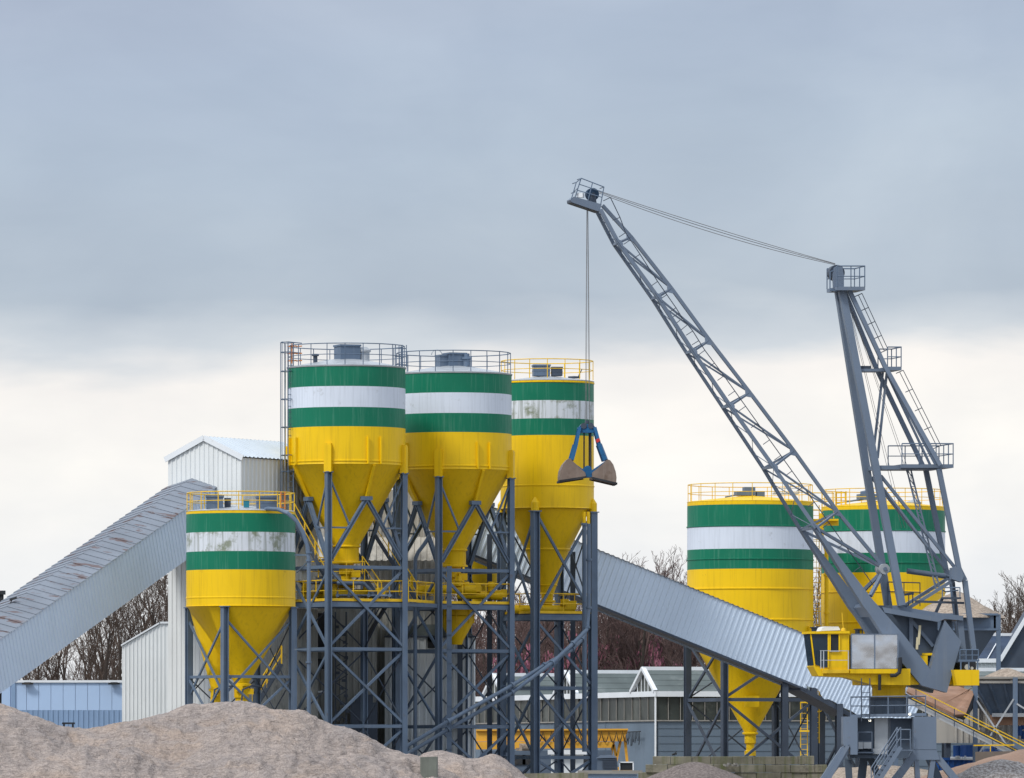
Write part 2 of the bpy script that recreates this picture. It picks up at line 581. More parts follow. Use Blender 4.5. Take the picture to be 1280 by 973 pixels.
# ---------------------------------------------------------------- the two tall silos with rib hoppers
def tower_silo(label, c, r, a0, white):
    root = thing('storage_silo', label, 'silo', (c[0], c[1], 0), 'yellow, green and white storage silos')
    zr, z1, z2, z3, zb = 23.70, 22.58, 21.43, 20.36, 18.36
    silo_shell(root, c, r, [(zr, z1, 0), (z1, z2, 1), (z2, z3, 0), (z3, zb, 2)], [zb + 0.12], [GRN, white, YEL])
    # hopper with cylindrical neck
    m = MB()
    m.lathe(c, [(r, zb), (r * 1.005, zb - 0.06), (r * 0.985, zb - 0.12), (0.70, 13.85), (0.70, 12.95)], 96, 0)
    hop = m.build('hopper', [YEL], root, smooth=True)
    m = MB()
    m.lathe(c, [(0.74, 13.9), (0.78, 13.86), (0.78, 13.80), (0.74, 13.76)], 48)
    m.lathe(c, [(0.72, 13.0), (0.80, 12.97), (0.80, 12.88), (0.3, 12.86)], 48)
    m.build('flange', [YEL], hop, smooth=True)
    m = MB()
    m.lathe(c, [(0.42, 12.88), (0.42, 12.3), (0.30, 12.2), (0.30, 11.7), (0.46, 11.66), (0.46, 11.5)], 32)
    m.box((c[0] + 0.5, c[1] - 0.3, 12.3), (0.5, 0.35, 0.4), 0.3)
    m.build('outlet_valve', [YEL], root, smooth=True)
    # roof
    m = MB()
    m.lathe(c, [(r + 0.03, zr - 0.02), (r + 0.05, zr + 0.06), (r - 0.1, zr + 0.09), (0.9, zr + 0.50), (0.0, zr + 0.58)], 96)
    m.build('roof', [GALV], root, smooth=True)
    rim_rail(root, c, r - 0.06, zr + 0.05, STL, 20, 1.2)
    # brackets, ribs, braces at the four legs
    legs = [angpt(c, r + 0.06, a0 + 90 * k) for k in range(4)]
    ztop = 17.82
    for k in range(4):
        p = legs[k]
        rz = R(a0 + 90 * k)
        m = MB()
        m.box((p.x, p.y, 18.6), (0.42, 0.36, 1.5), rz)
        m.box((p.x, p.y, 19.35), (0.36, 0.30, 0.16), rz)
        m.build('leg_bracket', YEL, root)
        # cone rib half way between the legs, ending at the apex of an inverted V
        am = a0 + 45 + 90 * k
        e0, e1 = angpt(c, r + 0.05, am), angpt(c, r - 0.02, am)
        top = V((e1.x, e1.y, zb - 0.1))
        ra = 0.70 + (r - 0.70) * (16.62 - 13.85) / (zb - 13.85) + 0.10
        ap = angpt(c, ra, am)
        ap.z = 16.45
        m = MB()
        m.bar(top, ap, 0.16, 0.16)
        tang = V((math.cos(R(am)), math.sin(R(am)), 0))
        for s in (-1, 1):
            q = e0 + tang * (0.40 * s)
            m.box((q.x, q.y, 19.05), (0.07, 0.16, 1.5), R(am))
        m.build('hopper_rib', YEL, root)
        for j in (k, (k + 1) % 4):
            lg = legs[j]
            m = MB()
            dv = (V((lg.x, lg.y, 13.0)) - ap)
            m.hbeam(ap + V((0, 0, -0.02)), V((lg.x, lg.y, 13.1)) - V((dv.x, dv.y, 0)).normalized() * 0.18, 0.21, 0.05)
            m.build('raking_strut', STL, root)
            # thin brace from the head of the leg to the middle of the strut, and a short tie
            mid = ap.lerp(V((lg.x, lg.y, 13.1)), 0.45)
            m = MB()
            m.bar(V((lg.x, lg.y, 17.7)), mid, 0.09, 0.09)
            m.build('thin_brace', STL, root)
            m = MB()
            m.bar(V((lg.x, lg.y, mid.z - 0.15)), mid + V((0, 0, -0.15)), 0.09, 0.09)
            m.build('short_tie', STL, root)
        m = MB()
        m.box((ap.x, ap.y, ap.z - 0.02), (0.62, 0.30, 0.22), R(am))
        m.build('apex_plate', STL, root)
    leg_frame(root, legs, ztop, 0.31, STL, [12.62, 8.1, 3.84], [(12.4, 8.3), (7.9, 4.05), (3.6, 0.0)], 0.135)
    return root, legs


C1, R1_ = (XP(433, 400), 400.0), 3.28
C2 = (XP(567, 407), 407.0)
silo1, legs1 = tower_silo('tall silo at left of the high tower, with a caged ladder on its left side', C1, R1_, -16, WHT)
silo2, legs2 = tower_silo('tall silo in the middle of the high tower, between two other silos', C2, R1_, -14, WHT)

# roof gear of silo 1
zt = 24.05
filter_box(silo1, (C1[0] + 0.05, C1[1] - 0.3), 1.15, 1.15, 0.86, zt, STL, 0.35)
m = MB()
m.lathe((C1[0] + 0.95, C1[1] - 0.2), [(0.34, zt - 0.1), (0.34, zt + 0.55), (0.42, zt + 0.58), (0.42, zt + 0.68), (0.2, zt + 0.85), (0.0, zt + 0.86)], 20)
m.build('vent', GALV, silo1, smooth=True)
m = MB()
m.tube((C1[0] - 1.7, C1[1] - 1, zt - .2), (C1[0] - 1.7, C1[1] - 1, zt + .3), 0.12, n=10)
m.tube((C1[0] - 1.7, C1[1] - 1, zt + .3), (C1[0] - 1.7, C1[1] - 1, zt + .42), 0.2, n=10)
m.build('level_gauge', STLD, silo1, smooth=True)
m = MB()
for dx in (0, .5):
    for dz in (0.15, .55, .95):
        m.tube((C1[0] - 3.25 + dx, C1[1] - .6, zt - .1 + dz), (C1[0] - 2.75 + dx * .6, C1[1] - 1.1, zt - .1 + dz), 0.035, n=5)
m.tube((C1[0] - 3.0, C1[1] - .85, zt - .1), (C1[0] - 3.0, C1[1] - .85, zt + 1.0), 0.04, n=5)
m.build('safety_gate', ORNG, silo1)
# caged ladder on the left of silo 1
lx = XP(363.6, 399.1)
ly = C1[1] - 0.9
m = MB()
ladder(m, (lx, ly - .35, 13.2), (lx, ly - .35, 25.1), (1, 0.2, 0), 0.30)
lad = m.build('ladder', STL, silo1)
m = MB()
xo = XP(350.8, ly)
xi = XP(356, ly)
m.bar((xo, ly, 16.6), (xo, ly, 25.1), 0.045, 0.045)
m.bar((xo + .1, ly - .7, 16.6), (xo + .1, ly - .7, 25.1), 0.04, 0.04)
for z in [25.1, 24.55, 23.5, 21.95, 20.4, 18.85, 17.95]:
    m.path([(xo, ly, z), (xo + .1, ly - .7, z), (lx - .1, ly - .85, z), (lx + .25, ly - .1, z), (lx + .6, ly + .1, z - .02)], 0.028, 5)
    m.path([(xo, ly, z), (xi, ly + .3, z), (lx, ly + .35, z), (lx + .25, ly, z)], 0.028, 5)
m.build('ladder_cage', STL, lad)
m = MB()
m.tube((xi, ly + .3, 16.6), (xi, ly + .3, 25.1), 0.05, n=8)
m.build('cable_conduit', GALV, lad)
# roof gear of silo 2
filter_box(silo2, (C2[0] + 0.05, C2[1] - 0.3), 1.0, 1.1, 0.80, zt, STL, 0.4)
filter_box(silo2, (C2[0] - 0.65, C2[1] - 0.5), 0.55, 0.7, 0.68, zt, STL, 0.4)
m = MB()
m.lathe((C2[0] + 0.75, C2[1] - 0.7), [(0.20, zt - 0.1), (0.20, zt + 0.5), (0.28, zt + 0.52), (0.28, zt + 0.62), (0.16, zt + 0.66), (0.16, zt + .85), (0, zt + .85)], 16)
m.build('vent', STL, silo2, smooth=True)
m = MB()
m.path([(C2[0] - .95 + .3 * math.cos(t * math.pi / 8), C2[1] - .5, zt + .78 + .3 * math.sin(t * math.pi / 8)) for t in range(9)], 0.03, 5)
m.build('lifting_hoop', GALV, silo2)
# gate between the roofs of silo 1 and silo 2
m = MB()
for zz in (0, .45, .9):
    m.bar((C1[0] + 2.75, C1[1] - 1.6, zt - .2 + zz), (C1[0] + 3.35, C1[1] - 1.3, zt - .2 + zz), 0.05)
for q in (0, .33, .66, 1):
    m.bar((C1[0] + 2.75 + .6 * q, C1[1] - 1.6 + .3 * q, zt - .3), (C1[0] + 2.75 + .6 * q, C1[1] - 1.6 + .3 * q, zt + .9), 0.05)
m.build('roof_gate', STL, silo1)

# ---------------------------------------------------------------- silo 3: plain cone on thick legs
C3, R3 = (XP(684, 416), 416.0), 2.70
silo3 = thing('storage_silo', 'slimmer silo at right of the high tower, its white band streaked with algae', 'silo', (C3[0], C3[1], 0), 'yellow, green and white storage silos')
z3 = lambda y: ZP(y, 413.5)
silo_shell(silo3, C3, R3, [(23.80, 23.66, 2), (23.66, 22.62, 0), (22.62, 21.58, 1), (21.58, 20.62, 0), (20.62, 16.5, 2)], [17.75, 23.7], [GRN, WHTD, YEL])
m = MB()
m.lathe(C3, [(R3, 16.5), (R3 + .03, 16.46), (R3 - .25, 16.38), (1.30, 14.12), (0.36, 11.5), (0.30, 10.9)], 96)
m.build('hopper', [YEL], silo3, smooth=True)
m = MB()
m.lathe(C3, [(1.33, 14.2), (1.36, 14.12), (1.32, 14.04)], 64)
m.lathe(C3, [(0.56, 12.1), (0.60, 12.06), (0.56, 12.0)], 48)
m.lathe(C3, [(0.42, 11.2), (0.48, 11.16), (0.48, 11.06), (0.30, 11.02)], 32)
m.build('flange', [YEL], silo3, smooth=True)
m = MB()
m.tube((C3[0] - 2.2, C3[1] - 0.8, 10.65), (C3[0] + 1.55, C3[1] - .1, 10.65), 0.26, n=14)
m.tube((C3[0] + 1.0, C3[1] - .35, 10.9), (C3[0] + 1.0, C3[1] - .35, 11.25), 0.25, n=12)
m.box((C3[0] + 1.3, C3[1] - .2, 10.9), (.7, .5, .5), .2)
m.build('screw_conveyor', YEL, silo3, smooth=True)
m = MB()
m.lathe(C3, [(R3 + .02, 23.78), (R3 + .02, 23.82), (R3 - .1, 23.84), (0.6, 24.1), (0, 24.12)], 96)
m.build('roof', [GALV], silo3, smooth=True)
rim_rail(silo3, C3, R3 - .05, 23.9, YELR, 16, 1.1)
filter_box(silo3, (C3[0] - 0.35, C3[1] - 0.3), 0.95, 0.9, 0.55, 24.12, STL, 0.1)
filter_box(silo3, (C3[0] + 0.55, C3[1] - 0.4), 0.60, 0.7, 0.42, 24.12, STLD, 0.1)
m = MB()
m.lathe((C3[0] + 1.55, C3[1] - .3), [(.35, 24.0), (.35, 24.1), (0, 24.13)], 20)
m.tube((C3[0] + 1.75, C3[1] - .5, 24.0), (C3[0] + 2.0, C3[1] - .5, 24.5), .03, n=5)
m.build('roof_hatch', STLD, silo3, smooth=True)
legs3 = [angpt(C3, R3 + .02, -15 + 90 * k) for k in range(4)]
for k in range(4):
    p = legs3[k]
    m = MB()
    m.tube((p.x, p.y, 16.25), (p.x, p.y, 16.75), 0.24, n=14)
    m.tube((p.x, p.y, 16.75), (p.x, p.y, 17.05), 0.24, 0.05, n=14)
    m.build('leg_bracket', YEL, silo3, smooth=True)
leg_frame(silo3, legs3, 16.22, 0.41, STL, [10.1, 6.1, 2.1], [(15.9, 10.5), (9.8, 6.35), (5.9, 2.3), (1.9, -0.1)], 0.14, 0.06)

# ---------------------------------------------------------------- silo 4: the low one at the left with twin outlets
C4, R4 = (XP(301, 385), 385.0), 2.92
silo4 = thing('storage_silo', 'low silo in front of the conveyor house, with a twin outlet hopper above the sand', 'silo', (C4[0], C4[1], 0), 'yellow, green and white storage silos')
Z4 = lambda y: ZP(y, 383)
silo_shell(silo4, C4, R4, [(Z4(638.5), Z4(642), 2), (Z4(642), Z4(665.5), 0), (Z4(665.5), Z4(689.5), 1), (Z4(689.5), Z4(712.5), 0), (Z4(712.5), Z4(757), 2)], [Z4(747)], [GRN, WHTD, YEL], 0.02)
m = MB()
zb4 = Z4(757)
m.lathe(C4, [(R4, zb4), (R4 + .05, zb4 - .03), (R4 - .10, zb4 - .10), (0.42, Z4(852), 0.05, -0.2), (0.40, Z4(872), 0.05, -.2)], 96)
m.lathe(C4, [(1.50, zb4 - .08, -1.28, .25), (0.34, Z4(858), -1.28, -.0), (0.34, Z4(878), -1.28, -.0)], 96)
m.build('twin_hopper', [YEL], silo4, smooth=True)
m = MB()
for (ox, oy, r, z) in ((0.05, -.2, .42, Z4(856)), (-1.28, 0, .34, Z4(862))):
    m.lathe((C4[0] + ox, C4[1] + oy), [(r + .03, z + .08), (r + .10, z + .04), (r + .10, z - .06), (r + .03, z - .10)], 32)
    m.tube((C4[0] + ox, C4[1] + oy, z), (C4[0] + ox, C4[1] + oy, z - 1.3), r * .8, n=20)
    m.box((C4[0] + ox + .45, C4[1] + oy - .1, z - .35), (.4, .3, .3))
    m.box((C4[0] + ox - .1, C4[1] + oy - .42, z - .2), (.35, .25, .3))
m.build('outlet_valve', [YEL], silo4, smooth=True)
m = MB()
m.lathe(C4, [(R4 + .02, Z4(638.5)), (R4 - .1, Z4(638.5) + .05), (0.6, Z4(638.5) + .3), (0, Z4(638.5) + .32)], 96)
m.build('roof', [GALV], silo4, smooth=True)
zt4 = Z4(638.5) + .05
rim_rail(silo4, C4, R4 - .05, zt4, YELR, 16, 0.95)
filter_box(silo4, (XP(268.5, 383.6), 383.6), .90, .8, .62, zt4 + .05, STL, 0.05)
filter_box(silo4, (XP(284.5, 384), 384), .34, .5, .45, zt4 + .1, STLD, 0.05)
filter_box(silo4, (XP(333, 383.4), 383.4), 1.05, .9, .58, zt4 + .05, STL, 0.1)
filter_box(silo4, (XP(308, 383.4), 383.4), .28, .3, .34, zt4 + .12, TEAL, 0.1, 'valve_box')
m = MB()
for zz in (0.1, .45, .8):
    m.bar((XP(351, 382.5), 382.5, zt4 + zz), (XP(356, 382.5), 382.7, zt4 + zz), 0.05)
for xx in (351, 356):
    m.bar((XP(xx, 382.5), 382.6, zt4), (XP(xx, 382.5), 382.6, zt4 + .95), 0.06)
m.build('safety_gate', ORNG, silo4)
# filling pipe that arches over the rim and drops to the ground
m = MB()
yp = 381.5
pts = [P(324, 639, 383), P(335, 636, 382.4), P(348, 637, 382), P(360, 642, yp), P(371, 652, yp), P(379, 666, yp), P(384, 682, yp), P(386, 700, yp), P(386, 780, yp), P(386, 860, yp), P(386, 960, yp)]
m.path(pts, 0.11, 10)
fp = m.build('filling_pipe', STL, silo4, smooth=True)
m = MB()
for y in (694, 812):
    m.bar(P(386, y, yp), P(369, y, 383.2), 0.08, 0.08)
m.bar(P(384, 703, yp), P(371, 716, 383.2), 0.05, 0.05)
for y in (690, 827, 700):
    m.tube(P(386, y, yp), P(386, y + 2, yp), 0.17, n=12)
m.build('pipe_bracket', STL, fp)
legs4 = [angpt(C4, R4 - .02, -15 + 90 * k) for k in range(4)]
leg_frame(silo4, legs4, zb4 - .1, 0.33, STL, [Z4(846)], [(Z4(777), Z4(866)), (Z4(850), Z4(925))], 0.11, 0.05)
m = MB()
for sx in (-.55, .95):
    m.path([(C4[0] + sx - .9, C4[1] - 1.2, Z4(885)), (C4[0] + sx - .8, C4[1] - 1.2, Z4(862)), (C4[0] + sx - .3, C4[1] - 1.1, Z4(857)), (C4[0] + sx + .1, C4[1] - 1.0, Z4(858))], 0.05, 6)
m.build('air_hose', STLD, silo4, smooth=True)

# ---------------------------------------------------------------- right pair R1 and R2
def right_silo(label, c, r, white):
    root = thing('storage_silo', label, 'silo', (c[0], c[1], 0), 'yellow, green and white storage silos')
    zr = 18.10
    s = [zr, zr - 0.24, zr - 1.62, zr - 3.0, zr - 4.25, zr - 8.2]
    silo_shell(root, c, r, [(s[0], s[1], 2), (s[1], s[2], 0), (s[2], s[3], 1), (s[3], s[4], 0), (s[4], s[5], 2)],
               [s[2] + .06, s[3] - .62, s[4] - 1.22, s[4] - 3.15], [GRN, white, YEL], 0.05)
    m = MB()
    zb = s[5]
    m.lathe(c, [(r, zb), (r + .04, zb - .04), (r - .12, zb - .1), (0.36, zb - 6.25), (0.36, zb - 6.9)], 96)
    m.lathe(c, [(0.36, zb - 6.9), (.26, zb - 7.0), (.26, zb - 7.35), (.36, zb - 7.4), (.36, zb - 7.7), (0, zb - 7.7)], 32)
    m.lathe(c, [(.42, zb - 6.2), (.5, zb - 6.24), (.5, zb - 6.34), (.42, zb - 6.38)], 32)
    m.build('hopper', [YEL], root, smooth=True)
    m = MB()
    q = angpt(c, 1.9, -8)
    m.box((q.x + .3, q.y - .1, zb - 4.3), (.9, .2, .7), .1)
    m.build('hopper_hatch', [YEL], root)
    m = MB()
    m.lathe(c, [(r + .02, zr), (r - .1, zr + .05), (.8, zr + .38), (0, zr + .4)], 96)
    m.build('roof', [YEL], root, smooth=True)
    rim_rail(root, c, r - .06, zr + .02, YELR, 20, 1.08)
    legs = [angpt(c, r + .3, -24 + 90 * k) for k in range(4)]
    leg_frame(root, legs, zb + .3, 0.38, STLD, [5.7], [(9.4, 5.9), (5.5, 1.2)], 0.16, 0.06)
    m = MB()
    for k in range(4):
        q, q2 = legs[k], angpt(c, r - .1, -24 + 90 * k)
        m.bar((q.x, q.y, zb + .15), (q2.x, q2.y, zb + .15), .4, .5)
    m.build('leg_bracket', YEL, root)
    return root


CR1, CR2, RR = (XP(937.8, 452), 452.0), (XP(1104, 461), 461.0), 3.96
siloR1 = right_silo('wide low silo behind the end of the right conveyor, left one of the pair', CR1, RR, WHT)
siloR2 = right_silo('wide low silo standing directly behind the crane mast, right one of the pair', CR2, RR, WHT)
zR = 18.3
m = MB()
m.box((CR1[0] - .35, CR1[1] - .4, zR + .35), (1.2, .9, .25), .2)
m.box((CR1[0] - .1, CR1[1] - .4, zR + .6), (.7, .6, .3), .2)
m.box((CR1[0] + .6, CR1[1] - .4, zR + .3), (.5, .5, .4), .2)
m.tube((CR1[0] - 1.6, CR1[1] - .4, zR + .12), (CR1[0] - .3, CR1[1] - .4, zR + .4), .05, n=6)
m.build('filter_unit', STL, siloR1)
m = MB()
m.box((CR1[0] + 2.2, CR1[1] - .4, zR + .35), (1.6, 1.0, .08), 0)
rail_path(m, [(CR1[0] + 1.5, CR1[1] - .9, zR + .3), (CR1[0] + 3.0, CR1[1] - .9, zR + .3)], .7, (.5,), .03, .5)
m.build('hatch_frame', GALV, siloR1)
m = MB()
m.box((CR2[0] - 1.0, CR2[1] - .6, zR + .45), (1.3, .9, .35), .2)
m.lathe((CR2[0] - 1.1, CR2[1] - .6), [(.4, zR + .6), (.4, zR + .8), (0, zR + .9)], 16)
m.tube((CR2[0] - 3.0, CR2[1] - 1, zR + .05), (CR2[0] - 1.3, CR2[1] - .8, zR + .3), .06, n=6)
m.build('filter_unit', STL, siloR2)
m = MB()
m.lathe((CR2[0] + 1.9, CR2[1] - 1.2), [(.5, zR - .1), (.5, zR + .1), (0, zR + .3)], 20)
m.build('roof_hatch', GALV, siloR2, smooth=True)
m = MB()
for zz in (.05, .35, .65, .95):
    m.bar((CR2[0] - 3.1, CR2[1] - 2.2, 18 + zz), (CR2[0] - 2.5, CR2[1] - 2.6, 18 + zz), .07)
for q in (0, .5, 1):
    m.bar((CR2[0] - 3.1 + .6 * q, CR2[1] - 2.2 - .4 * q, 18), (CR2[0] - 3.1 + .6 * q, CR2[1] - 2.2 - .4 * q, 19.05), .08)
m.build('roof_gate', YELR, siloR2)
# bridge between their roofs, with ladder and down pipe in the gap
br = thing('roof_bridge', 'small yellow walkway bridging the roofs of the two low silos', 'walkway', (XP(1024, 455), 455, 0))
m = MB()
m.box((XP(1025, 455), 455.2, 17.1), (2.3, 1.2, .12))
m.bar((XP(1016, 455), 454.7, 16.9), (XP(1048, 455), 455.2, 16.9), .12, .3)
m.build('deck', YEL, br)
m = MB()
rail_path(m, [(XP(1013, 454), 454.4, 17.2), (XP(1042, 455), 454.8, 17.2)], 1.6, (.33, .66), .03, .7)
m.build('guard_rail', YELR, br)
ldr = thing('access_ladder', 'yellow caged ladder rising in the gap between the two low silos', 'ladder', (XP(1019, 454), 454, 0))
m = MB()
ladder(m, (XP(1020, 454), 454, 3.0), (XP(1020, 454), 454, 18), (1, 0, 0), .4)
m.build('rungs', YELR, ldr)
m = MB()
for z in [5 + .9 * i for i in range(14)]:
    x0 = XP(1020, 454)
    m.path([(x0 - .25, 454, z), (x0 - .3, 453.5, z), (x0, 453.3, z), (x0 + .3, 453.5, z), (x0 + .25, 454, z)], .025, 4)
for dx in (-.3, 0, .3):
    m.bar((XP(1020, 454) + dx, 453.4, 5), (XP(1020, 454) + dx, 453.4, 16.8), .03)
m.build('cage', YELR, ldr)
dp = thing('down_pipe', 'yellow vertical pipe fixed to the left edge of the right low silo', 'pipe', (XP(1033, 457), 457, 0))
m = MB()
xx = XP(1033, 457)
m.path([(xx, 457, 8.6), (xx, 457, 10.5), (xx, 457, 15.2), (xx - .3, 457, 16.2), (xx - .3, 457, 17.6)], .13, 10)
for z in (8.7, 11.2, 13.6):
    m.tube((xx, 457, z), (xx, 457, z + .12), .19, n=12)
m.build('pipe', YEL, dp, smooth=True)
m = MB()
m.path([(XP(1024, 455), 455, 11.6), (XP(1026, 455), 455, 9.8), (XP(1022, 455), 455, 8.9), (XP(1021, 455), 455, 8.0), (XP(1022, 455), 455, 6)], .11, 8)
m.build('bent_branch', GALV, dp, smooth=True)
# ================================================================ PLANT: house, galleries, platforms, sheds
# ---------------------------------------------------------------- conveyor house (gabled tower)
HA = V((0.5, 0.866, 0))           # long axis of the house, running away to the right
HS = V((0.866, -0.5, 0))          # along the gable wall, towards the right
hr = P(302, 570, 396.0)           # near right eave corner
HWd = 94 / 22.6 / 0.866
zE = hr.z
zA = ZP(546, 397)
house = thing('conveyor_house', 'tall white gabled house where the left conveyor ends, behind the low silo', 'building', (hr.x - 1.5, 400, 0))
A0 = V((hr.x, hr.y, 0)) - HS * HWd
m = MB()
m.corr(A0, HS * HWd, (0, 0, 1), -HA, 0.30, 0.045, top=lambda u: zE + (zA - zE) * (1 - abs(u - HWd / 2) / (HWd / 2)) - .1, bot=lambda u: 0)
m.build('gable_wall', CLW, house)
m = MB()
m.corr(V((hr.x, hr.y, 0)), HA * 8, (0, 0, 1), HS, 0.42, 0.05, top=lambda u: zE - .1, bot=lambda u: 10.4)
m.build('side_wall', CLW, house)
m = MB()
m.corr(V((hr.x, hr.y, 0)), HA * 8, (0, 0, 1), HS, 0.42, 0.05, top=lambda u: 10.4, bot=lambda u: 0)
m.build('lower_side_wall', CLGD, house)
m = MB()
m.corr(A0, HA * 8, (0, 0, 1), -HS, 0.42, 0.05, top=lambda u: zE - .1, bot=lambda u: 0)
m.face([A0 + HA * 8, A0 + HA * 8 + HS * HWd, A0 + HA * 8 + HS * HWd + V((0, 0, zE)), A0 + HA * 8 + HS * HWd / 2 + V((0, 0, zA)), A0 + HA * 8 + V((0, 0, zE))])
m.build('rear_wall', CLW, house)
apx = A0 + HS * HWd / 2 + V((0, 0, zA))
eR, eL = A0 + HS * (HWd + .15) + V((0, 0, zE - .06)), A0 - HS * .15 + V((0, 0, zE - .06))
for e, nm in ((eR, 1), (eL, -1)):
    m = MB()
    d = (apx - e)
    nn = HA.cross(d.normalized())
    nn = nn if nn.z > 0 else -nn
    m.corr(e - HA * .15, HA * 8.3, d.normalized(), nn, 0.42, 0.05, top=lambda u, L=d.length: L, bot=lambda u: 0)
    m.build('roof', HROF, house)
m = MB()
for e in (eR, eL):
    m.bar(e - HA * .12 + V((0, 0, -.06)), apx - HA * .12 + V((0, 0, -.06)), .06, .30, V((0, 0, 1)))
m.build('verge_trim', TRIM, house)
# shed at the foot of the house
shed = thing('white_shed', 'white ribbed metal shed with a sloping left roof edge, left of the low silo', 'shed', (XP(195, 410), 412, 0))
ys = 404.0
x0, x1 = XP(152.5, ys), XP(290, ys)
zk = lambda u: ZP(808, ys) + (ZP(781, ys) - ZP(808, ys)) * min(1, u / (XP(200, ys) - x0)) + (0.06 if u > 2 else 0)
m = MB()
m.corr((x0, ys, 0), (x1 - x0, 0, 0), (0, 0, 1), (0, -1, 0), .22, .035, top=zk, bot=lambda u: 0)
m.build('front_wall', CLW, shed)
m = MB()
m.face([(x0, ys, 0), (x0, ys + 12, 0), (x0, ys + 12, zk(0)), (x0, ys, zk(0))])
m.face([(x1, ys, 0), (x1, ys + 12, 0), (x1, ys + 12, zk(9)), (x1, ys, zk(9))])
m.build('side_wall', CLW, shed)
xm = XP(200, ys)
m = MB()
for (xa, xb) in ((x0, xm), (xm, x1)):
    za, zb_ = zk(xa - x0), zk(xb - x0)
    m.hexa([(xa - .05, ys - .12, za), (xb, ys - .12, zb_), (xb, ys + 12, zb_), (xa - .05, ys + 12, za),
            (xa - .05, ys - .12, za + .1), (xb, ys - .12, zb_ + .1), (xb, ys + 12, zb_ + .1), (xa - .05, ys + 12, za + .1)])
m.build('roof', TRIM, shed)

# ---------------------------------------------------------------- inclined galleries
def gallery(label, ridge0, d, length, half, rise, wall, name='conveyor_gallery', pitch=.28, side=None, roofmat=GALR, wallmat=GAL, bottom=True, group='enclosed conveyor galleries', roofpitch=.6, lap=None):
    """ridge0: top point of the ridge; d: unit direction down the slope; side: unit horizontal across, towards the viewer"""
    root = thing(name, label, 'conveyor', (ridge0.x, ridge0.y, 0), group)
    U = d * length
    dn = -V((0, 0, 1)) + d * V((0, 0, 1)).dot(d)
    dn.normalize()                                  # square to the slope, downwards
    eN = ridge0 + side * half + dn * rise
    eF = ridge0 - side * half + dn * rise
    for e, s, nm in ((eN, side, 'near_wall'), (eF, -side, 'far_wall')):
        m = MB()
        m.corr(e, U, dn, s, pitch, .038, top=lambda u: 0, bot=lambda u: wall)
        m.build(nm, wallmat, root)
    for e, s in ((eN, side), (eF, -side)):
        m = MB()
        q = (ridge0 - e)
        nrm = U.cross(q)
        nrm = nrm if nrm.z > 0 else -nrm
        if lap:
            qn, nn, k = q.normalized(), nrm.normalized(), 0.0
            while k < length:
                s1 = min(length, k + lap)
                lo, hi = e - qn * .12, ridge0
                p0, p1, p2, p3 = lo + d * k, hi + d * k, hi + d * s1 + nn * .04, lo + d * s1 + nn * .04
                m.face([p0, p1, p2, p3])
                m.face([p3, p2, p2 - nn * .045, p3 - nn * .045])
                k = s1
        else:
            m.corr(e - q.normalized() * .12, U, q.normalized(), nrm, roofpitch, .03, top=lambda u, L=q.length: L + .12, bot=lambda u: 0)
        m.build('roof', roofmat, root)
    m = MB()
    a, b = eN + dn * (wall - .02) + side * .06, eN - side * (half * .9) + dn * (wall - .02)
    if not bottom:
        a, b = eN + dn * (wall - .25) - side * .05, eF + dn * (wall - .25) + side * .05
    m.hexa([a, b, b + U, a + U, a + dn * .12, b + dn * .12, b + U + dn * .12, a + U + dn * .12])
    m.build('floor', STLD, root)
    m = MB()
    for q0 in (ridge0, ridge0 + U):
        c = [q0 + side * half + dn * rise, q0, q0 - side * half + dn * rise, q0 - side * half + dn * (rise + wall), q0 + side * half + dn * (rise + wall)]
        m.face(c)
    m.build('end_wall', wallmat, root)
    return root, eN, dn


r0 = P(240, 598, 397.6)
r1 = P(0, 765, 378.0)
dl = (r1 - r0)
Ln = dl.length * 2.1
dl.normalize()
sd = V((-dl.y, dl.x, 0)).normalized()
sd = sd if sd.y < 0 else -sd
galL, _, _ = gallery('long grey ribbed conveyor gallery rising from the left edge to the white house', r0, dl, Ln, 1.52, .42, 2.72, pitch=.36, side=sd, bottom=False, lap=.74)

# right gallery, lower end nearer the quay, upper end behind the silos
gN0 = P(560, 611, 419.0)
gN1 = P(1029, 802, 426.0)
dr = (gN1 - gN0).normalized()
sr = V((dr.y, -dr.x, 0)).normalized()
sr = sr if sr.y < 0 else -sr
half = 1.35
gal_rise = 0.10
dn_ = (-V((0, 0, 1)) + dr * V((0, 0, 1)).dot(dr)).normalized()
ridgeR = gN0 - sr * half - dn_ * gal_rise
galR, eNR, dnR = gallery('long grey ribbed conveyor gallery sloping down to the right towards the crane', ridgeR, dr, (gN1 - gN0).length, half, gal_rise, 3.02, pitch=.33, side=sr, roofpitch=.33)
# dented lower end, slightly steeper
g2 = gN1
dr2 = (P(1150, 868, 428.0) - gN1).normalized()
m = MB()
dn2 = (-V((0, 0, 1)) + dr2 * V((0, 0, 1)).dot(dr2)).normalized()
m.corr(g2, dr2 * 7.2, dn2, sr, .24, .035, top=lambda u: 0, bot=lambda u: 2.9 - .18 * max(0, 1.5 - u) + .12 * math.sin(u * 5.0) * (1 if u < 1.8 else .2))
m.build('dented_lower_wall', GAL, galR)
m = MB()
m.hexa([g2 - sr * 2.7, g2, g2 + dr2 * 7.2, g2 - sr * 2.7 + dr2 * 7.2] + [q + V((0, 0, .06)) for q in (g2 - sr * 2.7, g2, g2 + dr2 * 7.2, g2 - sr * 2.7 + dr2 * 7.2)])
a = g2 + dn2 * 2.98
m.hexa([a - sr * 2.7, a, a + dr2 * 7.2, a - sr * 2.7 + dr2 * 7.2] + [q + dn2 * .25 for q in (a - sr * 2.7, a, a + dr2 * 7.2, a - sr * 2.7 + dr2 * 7.2)])
m.build('lower_floor', STLD, galR)
